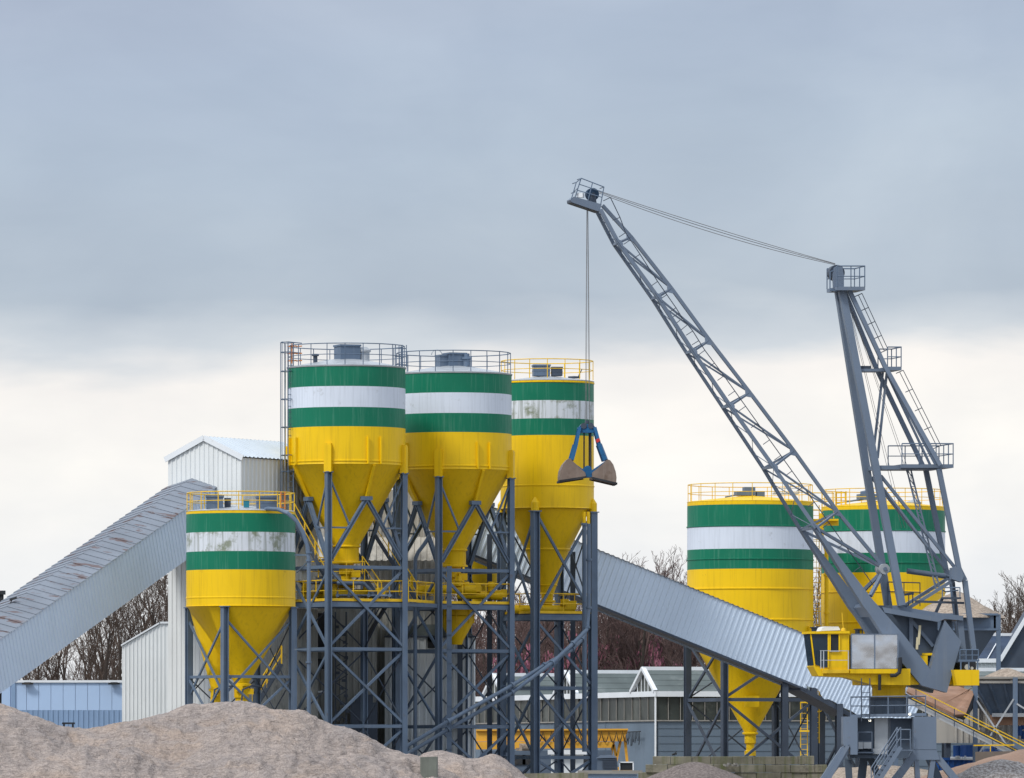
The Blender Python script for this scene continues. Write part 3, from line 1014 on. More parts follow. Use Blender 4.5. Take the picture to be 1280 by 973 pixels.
# support trestles under the right gallery
for px, yb in ((981, 848), (1049, 880)):
    Yt = 426.5 + (px - 981) * .01
    t = thing('gallery_trestle', {981: 'dark steel trestle under the right conveyor, beside the hanging hopper', 1049: 'dark steel trestle under the lowest end of the right conveyor'}[px], 'trestle', P(px, 960, Yt), 'trestles under the right conveyor')
    for dy in (-.9, 1.6):
        m = MB()
        m.hbeam(V((XP(px, Yt), Yt + dy, -.2)), V((XP(px, Yt), Yt + dy, ZP(yb, Yt))), .36, .06)
        m.build('leg', STLD, t)
    m = MB()
    m.bar(V((XP(px, Yt), Yt - .9, 1)), V((XP(px, Yt), Yt + 1.6, ZP(yb, Yt) - .5)), .12)
    m.bar(V((XP(px, Yt), Yt + 1.6, 1)), V((XP(px, Yt), Yt - .9, ZP(yb, Yt) - .5)), .12)
    m.build('cross_brace', STLD, t)
# ---------------------------------------------------------------- mixing plant blocks behind the silo legs
blk = thing('mixing_building', 'shaded grey ribbed building standing behind the legs of the tall silos', 'building', (XP(460, 416), 416, 0))
yb = 412.0
xa, xb = XP(352, yb), XP(560, yb)
m = MB()
m.corr((xa, yb, 0), (xb - xa, .8, 0), (0, 0, 1), (0, -1, 0), .36, .05, top=lambda u: ZP(612, yb), bot=lambda u: 0)
m.build('front_wall', CLG, blk)
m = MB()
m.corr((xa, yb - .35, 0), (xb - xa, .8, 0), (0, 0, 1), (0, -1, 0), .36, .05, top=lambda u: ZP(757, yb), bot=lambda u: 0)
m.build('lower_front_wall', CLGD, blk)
m = MB()
xl, xr, yl = XP(364, 406.5), XP(470, 406.5), 406.5
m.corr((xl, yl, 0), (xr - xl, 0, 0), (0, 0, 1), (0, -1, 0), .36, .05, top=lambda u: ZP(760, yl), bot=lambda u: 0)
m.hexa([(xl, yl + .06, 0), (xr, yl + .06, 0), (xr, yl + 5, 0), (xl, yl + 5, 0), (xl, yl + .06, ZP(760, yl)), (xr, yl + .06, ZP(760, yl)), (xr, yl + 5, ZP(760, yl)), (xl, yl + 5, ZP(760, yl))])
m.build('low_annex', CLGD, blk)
m = MB()
m.hexa([(xa, yb + .1, 0), (xb, yb + .9, 0), (xb, yb + 6, 0), (xa, yb + 6, 0), (xa, yb + .1, ZP(612, yb)), (xb, yb + .9, ZP(612, yb)), (xb, yb + 6, ZP(612, yb)), (xa, yb + 6, ZP(612, yb))])
m.build('rear_block', CLG, blk)
for (px0, px1, py) in ((368, 415, 700), (440, 556, 702)):
    m = MB()
    q0, q1 = V((XP(px0, yb), yb - .05, ZP(672, yb))), V((XP(px1, yb), yb - .05, ZP(672, yb)))
    dq = V((0, -1.6, ZP(py, yb) - ZP(672, yb)))
    m.corr(q0, q1 - q0, dq.normalized(), (0, -1, 1), .36, .05, top=lambda u: dq.length, bot=lambda u: 0)
    m.build('lean_to_roof', CLG, blk)
# lower enclosure with a shallow curved roof
enc = thing('round_roofed_enclosure', 'pale ribbed enclosure with curved top between the tower legs, under the middle silo', 'building', (XP(538, 413), 413, 0))
ye = 410.2
xa, xb = XP(481, ye), XP(594, ye)
m = MB()
m.corr((xa, ye, 0), (xb - xa, 0, 0), (0, 0, 1), (0, -1, 0), .40, .05, top=lambda u: ZP(797, ye), bot=lambda u: 0)
m.build('front_wall', CLB, enc)
m = MB()
m.face([(xb, ye, 0), (xb, ye + 1.7, 0), (xb, ye + 1.7, ZP(797, ye)), (xb, ye, ZP(797, ye))])
m.face([(xa, ye, 0), (xa, ye + 1.7, 0), (xa, ye + 1.7, ZP(797, ye)), (xa, ye, ZP(797, ye))])
m.build('side_wall', CLB, enc)
m = MB()
rows = []
for i in range(13):
    t = i / 12
    x = xa + (xb - xa) * t
    z = ZP(797, ye) + .02 + .72 * (1 - (2 * t - 1) ** 2) ** .5
    rows.append([(x, ye - .06, ZP(797, ye)), (x, ye - .06, z), (x, ye + 1.7, z)])
m.grid(rows)
m.build('curved_roof', FELT, enc, smooth=True)
m = MB()
rail_path(m, [(xa, ye - .1, ZP(797, ye)), (xb, ye - .1, ZP(797, ye))], .05, (), .05, 2)
m.build('eave_rail', STLD, enc)
m = MB()
m.box((XP(539, ye), ye - .12, ZP(804, ye)), (.42, .1, .6))
m.tube((XP(539, ye), ye - .17, ZP(798.5, ye)), (XP(539, ye), ye - .07, ZP(798.5, ye)), .21, n=16)
m.build('door', DARK, enc)
# dark low-level plant between silo 4 and the tower
dk = thing('mixer_housing', 'dark mixer housing with a steel floor, beside the filling pipe of the low silo', 'machine', (XP(395, 404), 404, 0))
yd = 404.5
m = MB()
m.box((XP(391, yd), yd + .6, (ZP(766, yd) + ZP(812, yd)) / 2), (1.9, 1.6, 2.0))
m.box((XP(391, yd), yd + .6, (ZP(824, yd) + ZP(836, yd)) / 2), (1.9, 1.8, .55))
m.build('mixer_body', DARK, dk)
m = MB()
m.bar((XP(366, yd), yd - .5, ZP(763, yd)), (XP(412, yd), yd - .5, ZP(763, yd)), .2, .16)
m.bar((XP(366, yd), yd - .5, ZP(814, yd)), (XP(412, yd), yd - .5, ZP(814, yd)), .2, .16)
m.build('floor_beam', CLG, dk)
m = MB()
for px in (368.5, 377):
    m.hbeam((XP(px, yd), yd - .6, 0), (XP(px, yd), yd - .6, ZP(740, yd)), .3, .05)
m.build('post', STLD, dk)
m = MB()
m.box((XP(396, yd), yd + .4, 1.6), (2.6, 1.8, 3.2))
m.build('control_cabinet', DARK, dk)
m = MB()
m.box((XP(455, 405.5), 405.6, 2.6), (1.5, 1.2, 5.2))
m.box((XP(455, 405.5), 405.6, 5.4), (1.0, .9, .5))
m.build('fan_housing', STLD, dk)
m = MB()
m.path([P(411, 760, 403), P(411, 860, 403), P(410, 864, 403), P(390, 866, 403), P(350, 865, 403)], .06, 8)
m.build('water_pipe', GALV, dk, smooth=True)
# spiral-like column of cable brackets right of leg 1
lt = thing('lattice_column', 'dark lattice column with many brackets just right of the front leg', 'column', (XP(427, 404), 404, 0))
m = MB()
random.seed(3)
for dx in (-.35, .25):
    for dy in (0, .5):
        m.bar((XP(427, 404) + dx, 404 + dy, 0), (XP(427, 404) + dx, 404 + dy, ZP(765, 404)), .07)
for i in range(22):
    z = .3 + i * .43
    s = -1 if i % 2 else 1
    m.bar((XP(427, 404) - .35 * s, 404, z), (XP(427, 404) + .3 * s, 404, z + .4), .06)
    m.box((XP(427, 404) + random.uniform(-.3, .35), 403.85, z + .1), (.22, .15, .16))
m.build('lattice', STLD, lt)

# ---------------------------------------------------------------- service platforms under the silos
def platform(label, quad, z, zh, mtd=STL, rails=(0, 1, 2, 3), extra=None):
    c = sum(quad, V((0, 0, 0))) / 4
    root = thing('service_platform', label, 'platform', (c.x, c.y, 0), 'service platforms under the tower silos')
    m = MB()
    lo = [V((q.x, q.y, z)) for q in quad]
    m.hexa(lo + [q + V((0, 0, .06)) for q in lo])
    m.build('deck', STLD, root)
    for i in range(4):
        a, b = lo[i], lo[(i + 1) % 4]
        m = MB()
        m.bar(a + V((0, 0, -.13)), b + V((0, 0, -.13)), .12, .25)
        m.build('edge_beam', mtd, root)
    for i in rails:
        a, b = lo[i], lo[(i + 1) % 4]
        m = MB()
        rail_path(m, [a + V((0, 0, .06)), b + V((0, 0, .06))], 1.15, (.5,), .03, 1.5)
        m.bar(a + V((0, 0, .14)), b + V((0, 0, .14)), .03, .15)
        m.build('guard_rail', YELR, root)
    return root


def inflate(pts, k):
    c = sum(pts, V((0, 0, 0))) / len(pts)
    return [p + (p - c).normalized() * k for p in pts]


plat1 = platform('yellow railed steel platform under the left tall silo', inflate(legs1, -.10), 10.68, 0)
plat2 = platform('yellow railed steel platform under the middle tall silo', inflate(legs2, -.10), 10.68, 0)
plat3 = platform('yellow railed steel platform around the outlet of the slimmer silo', inflate(legs3, -.12), 10.32, 0, rails=(0, 1, 3))
# link deck between platforms 1 and 2
lk = thing('link_walkway', 'short yellow railed walkway joining the platforms of two tall silos', 'walkway', legs1[1])
m = MB()
a, b = V((legs1[1].x, legs1[1].y, 10.5)), V((legs2[0].x, legs2[0].y, 10.5))
dq = V((0, 1.3, 0))
m.hexa([a, b, b + dq, a + dq] + [q + V((0, 0, .22)) for q in (a, b, b + dq, a + dq)])
m.build('deck', STL, lk)
m = MB()
rail_path(m, [a + V((.25, 0, .24)), b + V((-.25, 0, .24))], 1.15, (.5,), .028, 1.7)
m.bar(a + V((.25, -.05, .32)), b + V((-.25, -.05, .32)), .03, .15)
m.build('guard_rail', YELR, lk)
# upper landings
up1 = thing('upper_landing', 'small yellow railed landing beside the neck of the left tall silo', 'platform', (C1[0], C1[1], 0))
m = MB()
z0 = 11.75
m.hexa([V((XP(388, 399), 398.6, z0)), V((XP(456, 399), 398.6, z0)), V((XP(456, 399), 401.2, z0)), V((XP(388, 399), 401.2, z0)),
        V((XP(388, 399), 398.6, z0 + .1)), V((XP(456, 399), 398.6, z0 + .1)), V((XP(456, 399), 401.2, z0 + .1)), V((XP(388, 399), 401.2, z0 + .1))])
m.build('deck', STLD, up1)
m = MB()
rail_path(m, [V((XP(388, 399), 398.6, z0 + .1)), V((XP(456, 399), 398.6, z0 + .1))], 1.1, (.5,), .03, 1.0)
m.build('guard_rail', YELR, up1)
# stairs
st1 = thing('steel_staircase', 'yellow railed stair climbing behind the neck of the left tall silo', 'staircase', (XP(490, 403), 403, 0), 'stairs of the plant')
stairs(st1, P(521, 752, 402.6), P(468, 668, 402.6), (0, 1, 0), .9, STLD, YELR)
st2 = thing('steel_staircase', 'yellow railed stair coming down behind the filling pipe of the low silo', 'staircase', (XP(390, 396), 396, 0), 'stairs of the plant')
stairs(st2, P(407, 722, 398.6), P(368, 652, 398.6), (0, 1, 0), .9, STLD, YELR)
m = MB()
m.box(P(406, 722, 398.9), (1.0, 1.2, .1))
m.build('landing', STLD, st2)
m = MB()
rail_path(m, [P(398, 722, 398.3), P(410, 722, 398.3)], 1.1, (.5,), .03, .6)
m.build('landing_rail', YELR, st2)
st3 = thing('steel_staircase', 'dark ladder-like stair leading below the deck of the left tall silo', 'staircase', (XP(470, 404), 404, 0), 'stairs of the plant')
stairs(st3, P(452, 808, 405), P(486, 752, 405), (0, 1, 0), .9, DARK, STLD)
st4 = thing('steel_staircase', 'yellow railed stair near the ground between the low silo and the tower', 'staircase', (XP(345, 392), 392, 0), 'stairs of the plant')
stairs(st4, P(316, 890, 392), P(352, 830, 392), (0, 1, 0), .9, STLD, YELR)
st5 = thing('steel_staircase', 'short yellow railed stair down from the landing of the left tall silo', 'staircase', (XP(465, 399), 399, 0), 'stairs of the plant')
stairs(st5, P(477, 752, 399.3), P(453, 718, 399.3), (0, 1, 0), .7, STLD, YELR)
# screw conveyors and valves on the decks (yellow and blue machinery)
random.seed(11)
for (px, py, Y, L, lab) in ((438, 742, 399.2, 3.0, 'yellow screw conveyor lying on the deck under the left tall silo'),
                            (545, 737, 405.8, 4.2, 'yellow screw conveyor lying on the link deck beside the middle silo'),
                            (598, 744, 406.2, 2.4, 'yellow screw conveyor lying under the middle tall silo outlet'),
                            (392, 746, 401.5, 1.6, 'yellow screw conveyor end left of the tower front leg')):
    sc = thing('screw_conveyor', lab, 'conveyor', P(px, py + 8, Y), 'yellow screw conveyors on the decks')
    c = P(px, py, Y)
    m = MB()
    m.tube(c - V((L / 2, 0, 0)), c + V((L / 2, 0.3, 0)), .24, n=14)
    m.build('trough', YEL, sc, smooth=True)
    m = MB()
    m.tube(c + V((L / 2 - .5, 0.25, 0)), c + V((L / 2 + .15, 0.3, 0)), .30, n=14)
    m.box(c + V((L / 2 + .25, .3, .1)), (.35, .4, .45))
    m.build('drive_motor', YEL, sc, smooth=True)
    m = MB()
    for q in (-.3, .3):
        m.tube(c + V((L * q, 0, .2)), c + V((L * q, 0, .75)), .2, n=12)
        m.tube(c + V((L * q, 0, .45)), c + V((L * q, 0, .52)), .28, n=12)
    m.build('inlet_spout', YEL, sc, smooth=True)
mani = thing('compressed_air_line', 'pale blue pipework with valves along the deck of the left silo', 'pipework', P(450, 744, 398.2))
m = MB()
m.tube(P(420, 744.5, 398.4), P(490, 744.8, 398.4), .06, n=8)
m.path([P(421, 729, 398.6), P(455, 729.5, 398.6), P(463, 738, 398.6), P(468, 748, 398.6)], .11, 8)
m.build('pipe', STL, mani, smooth=True)
m = MB()
for px in (422, 436, 461, 487):
    c = P(px, 744.5, 398.3)
    m.tube(c - V((.0, .12, 0)), c + V((0, .12, 0)), .10, n=12)
    m.tube(c, c + V((0, 0, .3)), .04, n=6)
m.build('valve', STL, mani, smooth=True)
cyc = thing('cement_weigher', 'yellow weighing hopper hanging just below the deck of the middle silo', 'hopper', P(570, 790, 407))
m = MB()
cc = P(571, 770, 407)
m.lathe((cc.x, cc.y), [(.95, ZP(762, 407)), (.95, ZP(778, 407)), (.4, ZP(800, 407)), (.3, ZP(806, 407))], 32)
m.build('hopper', YEL, cyc, smooth=True)
m = MB()
for i in range(8):
    t = i * math.pi / 4
    m.bar((cc.x + .97 * math.cos(t), cc.y + .97 * math.sin(t), ZP(762, 407)), (cc.x + .97 * math.cos(t), cc.y + .97 * math.sin(t), ZP(779, 407)), .06)
m.lathe((cc.x, cc.y), [(.98, ZP(770, 407)), (1.02, ZP(771, 407)), (.98, ZP(772, 407))], 32)
m.build('stiffener', YEL, cyc)
# yellow hopper behind silo 2 (under the gallery)
bh = thing('transfer_hopper', 'yellow hopper seen between the middle silo and the gallery underside', 'hopper', P(600, 740, 414))
m = MB()
c = P(598, 720, 425.0)
m.lathe((c.x, c.y), [(1.5, ZP(650, 425)), (1.5, ZP(690, 425)), (1.25, ZP(712, 425)), (1.2, ZP(728, 425)), (.4, ZP(752, 425)), (.3, ZP(762, 425))], 40)
m.build('body', YEL, bh, smooth=True)
# light blue pipe column by leg 2 and thin service column
sv = thing('pipe_column', 'pale blue vertical service column just right of the middle silo front leg', 'column', P(561, 960, 402))
m = MB()
m.hbeam(V((XP(561.5, 402.5), 402.5, 0)), V((XP(561.5, 402.5), 402.5, ZP(708, 402.5))), .28, .05)
m.build('post', STL, sv)
m = MB()
for z in [1 + i * .8 for i in range(14)]:
    if z < 12:
        m.box((XP(561.5, 402.5), 402.33, z), (.3, .06, .06))
m.build('bracket', STL, sv)
pc = thing('vent_pipe', 'thin blue vertical pipe rising between the tall silos with a bent top', 'pipe', P(519, 950, 404))
m = MB()
m.path([V((XP(519, 404), 404, .2)), V((XP(519, 404), 404, ZP(706, 404))), P(519.5, 698, 404), P(523, 690, 404), P(530, 681, 404), P(537, 670, 404)], .11, 8)
m.build('pipe', STL, pc, smooth=True)
# gallery continues up behind silos as slim dark columns
for px, yt in ((456, 770), (493, 640), (575, 640), (612, 668), (716, 690)):
    Y = 409.3 if px < 600 else 418.5
    cl = thing('building_column', {456: 'dark steel column behind the left silo frame, below its deck', 493: 'dark steel column behind the right leg of the left tall silo', 575: 'dark steel column behind the neck of the middle silo',
                                  612: 'dark steel column under the gallery, left of the slimmer silo', 716: 'dark steel column behind the hopper of the slimmer silo'}[px], 'column', V((XP(px, Y), Y, 0)), 'dark columns behind the silo legs')
    m = MB()
    m.hbeam(V((XP(px, Y), Y, 0)), V((XP(px, Y), Y, ZP(yt, Y))), .30, .06)
    m.build('shaft', STLD, cl)
    m = MB()
    m.box((XP(px, Y), Y, .15), (.6, .6, .3))
    m.build('base_plate', STLD, cl)
# long diagonal filling pipes of silos 3
for k, lab in ((0, 'upper long blue filling pipe slanting across the tower legs'), (1, 'lower long blue filling pipe slanting across the tower legs')):
    Y = 401.8 + .6 * k
    o = 5 * k
    pp = thing('filling_pipe', lab, 'pipe', P(600, 900, Y), 'slanting filling pipes of the slimmer silo')
    m = MB()
    if k == 0:
        pts = [P(500, 938, Y), P(560, 902, Y), P(640, 857, 405), P(680, 832, 407), P(715, 812, 409), P(727, 800, 410.5), P(734, 785, 411.5), P(736, 760, 412), P(736, 700, 412.4), P(736, 655, 412.6)]
    else:
        pts = [P(507, 944, Y), P(560, 912, Y), P(640, 866, 405), P(690, 829, 407), P(716, 805, 409), P(733, 788, 410)]
    m.path(pts, .115, 10)
    m.build('pipe', STL, pp, smooth=True)
    for j in range(1, len(pts) - 1):
        d = (pts[j + 1] - pts[j]).normalized()
        m = MB()
        m.tube(pts[j] - d * .06, pts[j] + d * .06, .18, n=12)
        m.build('coupling', STL, pp, smooth=True)
# two yellow drop pipes at the right leg of silo 3
for px in (730.5, 735.5):
    m = MB()
    m.tube(P(px, 640, 413.5), P(px, 655, 413.5), .10, n=10)
    m.build('filling_stub', YEL, silo3, smooth=True)
m = MB()
m.tube(P(730.5, 655, 413.5), P(730.5, 940, 413.5), .13, n=10)
m.tube(P(730.5, 654, 413.5), P(730.5, 657, 413.5), .2, n=10)
m.build('blue_riser', STL, silo3, smooth=True)
# ================================================================ BACKGROUND BUILDINGS
# ---------------------------------------------------------------- light blue warehouse at the far left
wh = thing('blue_warehouse', 'low light blue warehouse behind the sand at the far left', 'building', (XP(60, 440), 440, 0))
Y = 440.0
xa, xb, xc = XP(-60, Y), XP(18, Y), XP(262, Y)
zt, zm = ZP(852, Y), ZP(888, Y)
m = MB()
m.hexa([(xa, Y, 0), (xc, Y, 0), (xc, Y + 20, 0), (xa, Y + 20, 0), (xa, Y, zt - .05), (xc, Y, zt - .05), (xc, Y + 20, zt - .05), (xa, Y + 20, zt - .05)])
m.build('core_wall', BLUP, wh)
m = MB()
n = 16
for i in range(n):
    a = xb + (xc - xb) * i / n
    b = xb + (xc - xb) * (i + 1) / n
    m.box(((a + b) / 2, Y - .04, (zt + zm) / 2), (b - a - .025, .06, zt - zm))
m.box(((xa + xb) / 2, Y - .03, (zt + zm) / 2), (xb - xa - .5, .05, zt - zm))
m.build('upper_panels', BLUP, wh)
m = MB()
m.corr((xa, Y - .06, 0), (xc - xa, 0, 0), (0, 0, 1), (0, -1, 0), .31, .05, top=lambda u: zm, bot=lambda u: 0)
m.build('lower_wall', BLUC, wh)
m = MB()
m.box(((xa + xc) / 2, Y - .06, zt), (xc - xa, .25, .14))
m.box(((xa + xc) / 2, Y - .10, .55), (xc - xa, .2, 1.1))
m.build('roof_trim', TRIM, wh)
m = MB()
m.box((xb - .05, Y - .10, zt / 2), (.22, .14, zt))
m.build('downpipe', BLUC, wh)
for px in (35, 143):
    m = MB()
    c = P(px, 854.5, Y)
    m.box((c.x, Y - .35, c.z), (.42, .35, .14))
    m.bar((c.x - .35, Y - .4, c.z - .02), (c.x + .35, Y - .4, c.z - .02), .1, .1)
    m.build('floodlight', DARK, wh)

# ---------------------------------------------------------------- workshop hall with roof lights
K0 = V((XP(820, 480), 480.0, 0))
dlh = V((-.264, .964, 0)).normalized()
drh = V((.964, .264, 0)).normalized()
ze = ZP(865, 480)
hall = thing('workshop_hall', 'long old workshop hall with dark window strips and gabled roof lights', 'building', K0)
LL, LRt = 78.0, 34.0
zw = ZP(901, 480)
zwt = ze - .32
core = [K0 + dlh * .15 + drh * .15, K0 + drh * LRt + dlh * .15, K0 + drh * LRt + dlh * LL, K0 + dlh * LL + drh * .15]
m = MB()
m.hexa(core + [q + V((0, 0, ze - .05)) for q in core])
m.build('inner_wall', DARK, hall)
m = MB()
m.hexa([K0, K0 + drh * LRt, K0 + drh * LRt + dlh * .14, K0 + dlh * .14] + [q + V((0, 0, zw)) for q in (K0, K0 + drh * LRt, K0 + drh * LRt + dlh * .14, K0 + dlh * .14)])
for i in range(1, 9):
    z = zw * i / 9
    m.bar(K0 - dlh * .02 + V((0, 0, z)), K0 + drh * LRt - dlh * .02 + V((0, 0, z)), .022, .03)
m.build('board_wall', WALB, hall)
m = MB()
a = K0 - drh * .01
m.hexa([a, a + drh * .14, a + drh * .14 + dlh * LL, a + dlh * LL] + [q + V((0, 0, zw)) for q in (a, a + drh * .14, a + drh * .14 + dlh * LL, a + dlh * LL)])
for d in (12, 25, 40):
    m.bar(a + dlh * d - drh * .03, a + dlh * d - drh * .03 + V((0, 0, zw)), .12, .06)
m.build('side_wall', WALB, hall)
# glazing strips: panes between mullions, each strip one part
for nm, o, ax, L, nrm, st in (('window_strip', K0, drh, LRt, -dlh, .84), ('window_strip', K0, dlh, LL, -drh, 1.9)):
    m = MB()
    n = int(L / st)
    for i in range(n):
        a, b = o + ax * (L * i / n + .04), o + ax * (L * (i + 1) / n - .04)
        tilt = random.uniform(-.03, .03)
        m.hexa([a - nrm * .05 + V((0, 0, zw)), b - nrm * .05 + V((0, 0, zw)), b - nrm * .10 + V((0, 0, zw)), a - nrm * .10 + V((0, 0, zw)),
                a - nrm * (.05 + tilt) + V((0, 0, zwt)), b - nrm * (.05 + tilt) + V((0, 0, zwt)), b - nrm * .12 + V((0, 0, zwt)), a - nrm * .12 + V((0, 0, zwt))])
    ws = m.build(nm, GLS, hall)
    m = MB()
    for i in range(n + 1):
        a = o + ax * (L * i / n) + nrm * .0
        m.bar(a + V((0, 0, zw)), a + V((0, 0, zwt)), .045, .07)
    m.bar(o + nrm * .05 + V((0, 0, zw)), o + ax * L + nrm * .05 + V((0, 0, zw)), .14, .08)
    m.build('mullions', CONG, ws)
m = MB()
m.bar(K0 + V((0, 0, ze - .14)) - dlh * .1 - drh * .1, K0 + drh * LRt + V((0, 0, ze - .14)) - dlh * .1, .25, .36)
m.bar(K0 + V((0, 0, ze - .14)) - dlh * .225, K0 + dlh * LL + V((0, 0, ze - .14)) - drh * .1, .25, .36)
m.bar(K0 + V((0, 0, .2)) - drh * .06 - dlh * .06, K0 + V((0, 0, ze - .3)) - drh * .06 - dlh * .06, .12, .12)
m.build('white_eaves', TRIM, hall)
m = MB()
q4 = [K0, K0 + drh * LRt, K0 + drh * LRt + dlh * LL, K0 + dlh * LL]
m.hexa([q + V((0, 0, ze - .04)) for q in q4] + [q + V((0, 0, ze + .03)) for q in q4])
m.build('flat_roof', FELT, hall)
for d0 in (0.0, 19.2, 38.4):
    w, hgt = 5.7, 1.55
    a, b = K0 + dlh * d0 + V((0, 0, ze + .035)), K0 + dlh * (d0 + w) + V((0, 0, ze + .035))
    c = K0 + dlh * (d0 + w / 2) + V((0, 0, ze + hgt))
    m = MB()
    ext = drh * (LRt - .2)
    m.face([a, c, c + ext, a + ext])
    m.face([b, c, c + ext, b + ext])
    for t in (.25, .5, .75):
        p0 = a.lerp(c, t)
        m.bar(p0 - dlh * .01, p0 + ext - dlh * .01, .04, .03)
    rl = m.build('roof_light', FELT, hall)
    m = MB()
    m.face([a + drh * .1, b + drh * .1, c + drh * .1])
    m.build('gable_glass', GLS, rl)
    m = MB()
    for q0, q1 in ((a, c), (b, c)):
        m.bar(q0 - drh * .05, q1 - drh * .05 + V((0, 0, .05)), .28, .22)
    m.bar(c + V((0, 0, .04)) - drh * .1, c + ext + V((0, 0, .04)), .34, .24)
    for t in (.2, .36, .5, .64, .8):
        p = a.lerp(b, t)
        hh = (hgt - .03) * (1 - abs(t - .5) / .5)
        m.bar(p + drh * .05, p + drh * .05 + V((0, 0, hh)), .06, .06)
    m.build('verge_trim', TRIM, rl)
# yellow wall ladder on the hall, seen between the trestles
yl = thing('wall_ladder', 'yellow access ladder with a small landing on the hall wall, right of the hopper', 'ladder', P(1009, 960, 478))
m = MB()
ladder(m, P(1005, 950, 479), P(1005, 866, 479), (1, 0, 0), .45)
yr = m.build('rungs', YELR, yl)
m = MB()
m.box(P(1009, 914, 478.5), (1.0, .8, .12))
m.box(P(1009, 878, 478.5), (.9, .6, .1))
m.build('landing', YELR, yl)
# sling rack on the hall side wall
rk = thing('sling_rack', 'rack of dark lifting slings hanging on the side wall of the hall', 'rack', P(795, 930, 486))
m = MB()
m.bar(P(787, 915.5, 486) + V((-.4, -.1, 0)), P(808, 914.5, 482.2) + V((-.4, -.1, 0)), .06)
m.build('rail', DARK, rk)
random.seed(5)
for i in range(11):
    px = 789 + i * 1.75
    m = MB()
    l = random.uniform(8, 18)
    Yr = 482.2 + (808 - px) * .181
    off = V((-.4, -.1, 0))
    m.path([P(px, 915.3, Yr) + off, P(px + .3, 915.5 + l * .6, Yr) + off, P(px - .2 + random.uniform(-.5, .5), 915.5 + l, Yr) + off], .028, 5)
    m.build('sling', DARK, rk)

# ---------------------------------------------------------------- yellow gantry crane in the yard
gc = thing('gantry_crane', 'orange-yellow yard gantry crane with drooping cables, in front of the hall', 'crane', P(700, 980, 458))
Y = 458.0
m = MB()
m.hexa([P(595, 927, Y), P(779, 927, Y), P(779, 927, Y + 1), P(595, 927, Y + 1), P(595, 914, Y), P(785, 912.5, Y), P(785, 912.5, Y + 1), P(595, 914, Y + 1)])
m.hexa([P(595, 937, Y - .1), P(764, 935, Y - .1), P(764, 935, Y + 1), P(595, 937, Y + 1), P(595, 927.5, Y - .1), P(767, 927.5, Y - .1), P(767, 927.5, Y + 1), P(595, 927.5, Y + 1)])
m.bar(P(595, 913, Y - .1), P(785, 912, Y - .1), .2, .10)
m.build('girder', CRY, gc)
for pa, pb in (((767, 927), (762.5, 950)), ((780, 914), (785, 963)), ((776, 925), (770, 952)), ((767, 931), (770, 945))):
    m = MB()
    m.bar(P(*pa, Y + .4), P(*pb, Y + .4), .17, .25)
    m.build('leg', CRY, gc)
m = MB()
m.bar(P(760, 962, Y), P(790, 962, Y), .4, .3)
m.build('end_carriage', CRY, gc)
m = MB()
pts = []
random.seed(2)
px = 668
while px < 782:
    st = random.uniform(7, 11)
    for t in range(6):
        q = t / 6
        pts.append(P(px + st * q, 914.5 + 17 * (1 - (2 * q - 1) ** 2) * .8, Y - .22))
    px += st
m.path(pts, .03, 4)
m.build('festoon_cable', DARK, gc)
m = MB()
c = P(655, 937, Y)
m.tube(c - V((.25, .2, -.1)), c + V((.5, .2, .1)), .28, n=12)
m.box(c + V((-.3, -.1, -.1)), (.4, .6, .4))
m.build('hoist_trolley', GRAB, gc, smooth=True)
# container office and air units near the foot of the tower
bx = thing('site_container', 'pale grey site box low between the legs of the slimmer silo tower', 'container', P(708, 970, 445))
m = MB()
m.box(P(709, 958, 446), (2.0, 1.6, 1.6))
m.build('body', CLB, bx)
m = MB()
m.box(P(709, 940.5, 445.5), (2.4, 1.4, .28))
m.build('roof_panel', TRIM, bx)
sh = thing('low_workshop', 'dark low yard building behind the legs of the slimmer silo', 'building', P(690, 985, 452))
m = MB()
m.hexa([P(600, 995, 452), P(765, 995, 452), P(765, 995, 456), P(600, 995, 456), P(600, 939, 452), P(765, 938, 452), P(765, 938, 456), P(600, 939, 456)])
m.build('wall', CRND, sh)
m = MB()
for px in (648, 662, 735):
    m.box(P(px, 950, 451.96), (.9, .1, .6))
m.build('window', DARK, sh)

# ---------------------------------------------------------------- hall on the far right with dark glazed roof
rh = thing('far_right_hall', 'dark gabled hall with a glazed roof and white edges at the right border', 'building', P(1260, 980, 500))
Y = 500.0
m = MB()
m.corr(P(1190, 990, Y), P(1330, 990, Y) - P(1190, 990, Y), (0, 0, 1), (0, -1, 0), .30, .05, top=lambda u: ZP(825, Y) - ZP(990, Y), bot=lambda u: 0)
m.build('ribbed_wall', CLW, rh)
m = MB()
m.hexa([P(1190, 826, Y), P(1251, 826, Y), P(1251, 826, Y + .1), P(1190, 826, Y + .1), P(1200, 794, Y + 6), P(1280, 794, Y + 6), P(1280, 794, Y + 6.1), P(1200, 794, Y + 6.1)])
m.build('glazed_roof', GLR, rh)
m = MB()
m.bar(P(1190, 826, Y - .2), P(1251, 826, Y - .2), .25, .28)
m.bar(P(1195, 793.5, Y + 5.9), P(1275, 793.5, Y + 5.9), .25, .2)
for t in (0, .33, .66):
    m.bar(P(1200 + 17 * t * 3, 825, Y - .1), P(1208 + 22 * t * 3, 794, Y + 5.9), .07, .05)
m.bar(P(1250, 826, Y - .3), P(1300, 744, Y - .3), .28, .26)
m.build('white_edges', TRIM, rh)
m = MB()
m.prism([P(1251, 827, Y - .1), P(1300, 745, Y - .1), P(1345, 827, Y - .1), P(1345, 990, Y - .1), P(1251, 990, Y - .1)], (0, 8, 0))
m.build('dark_gable', STLD, rh)

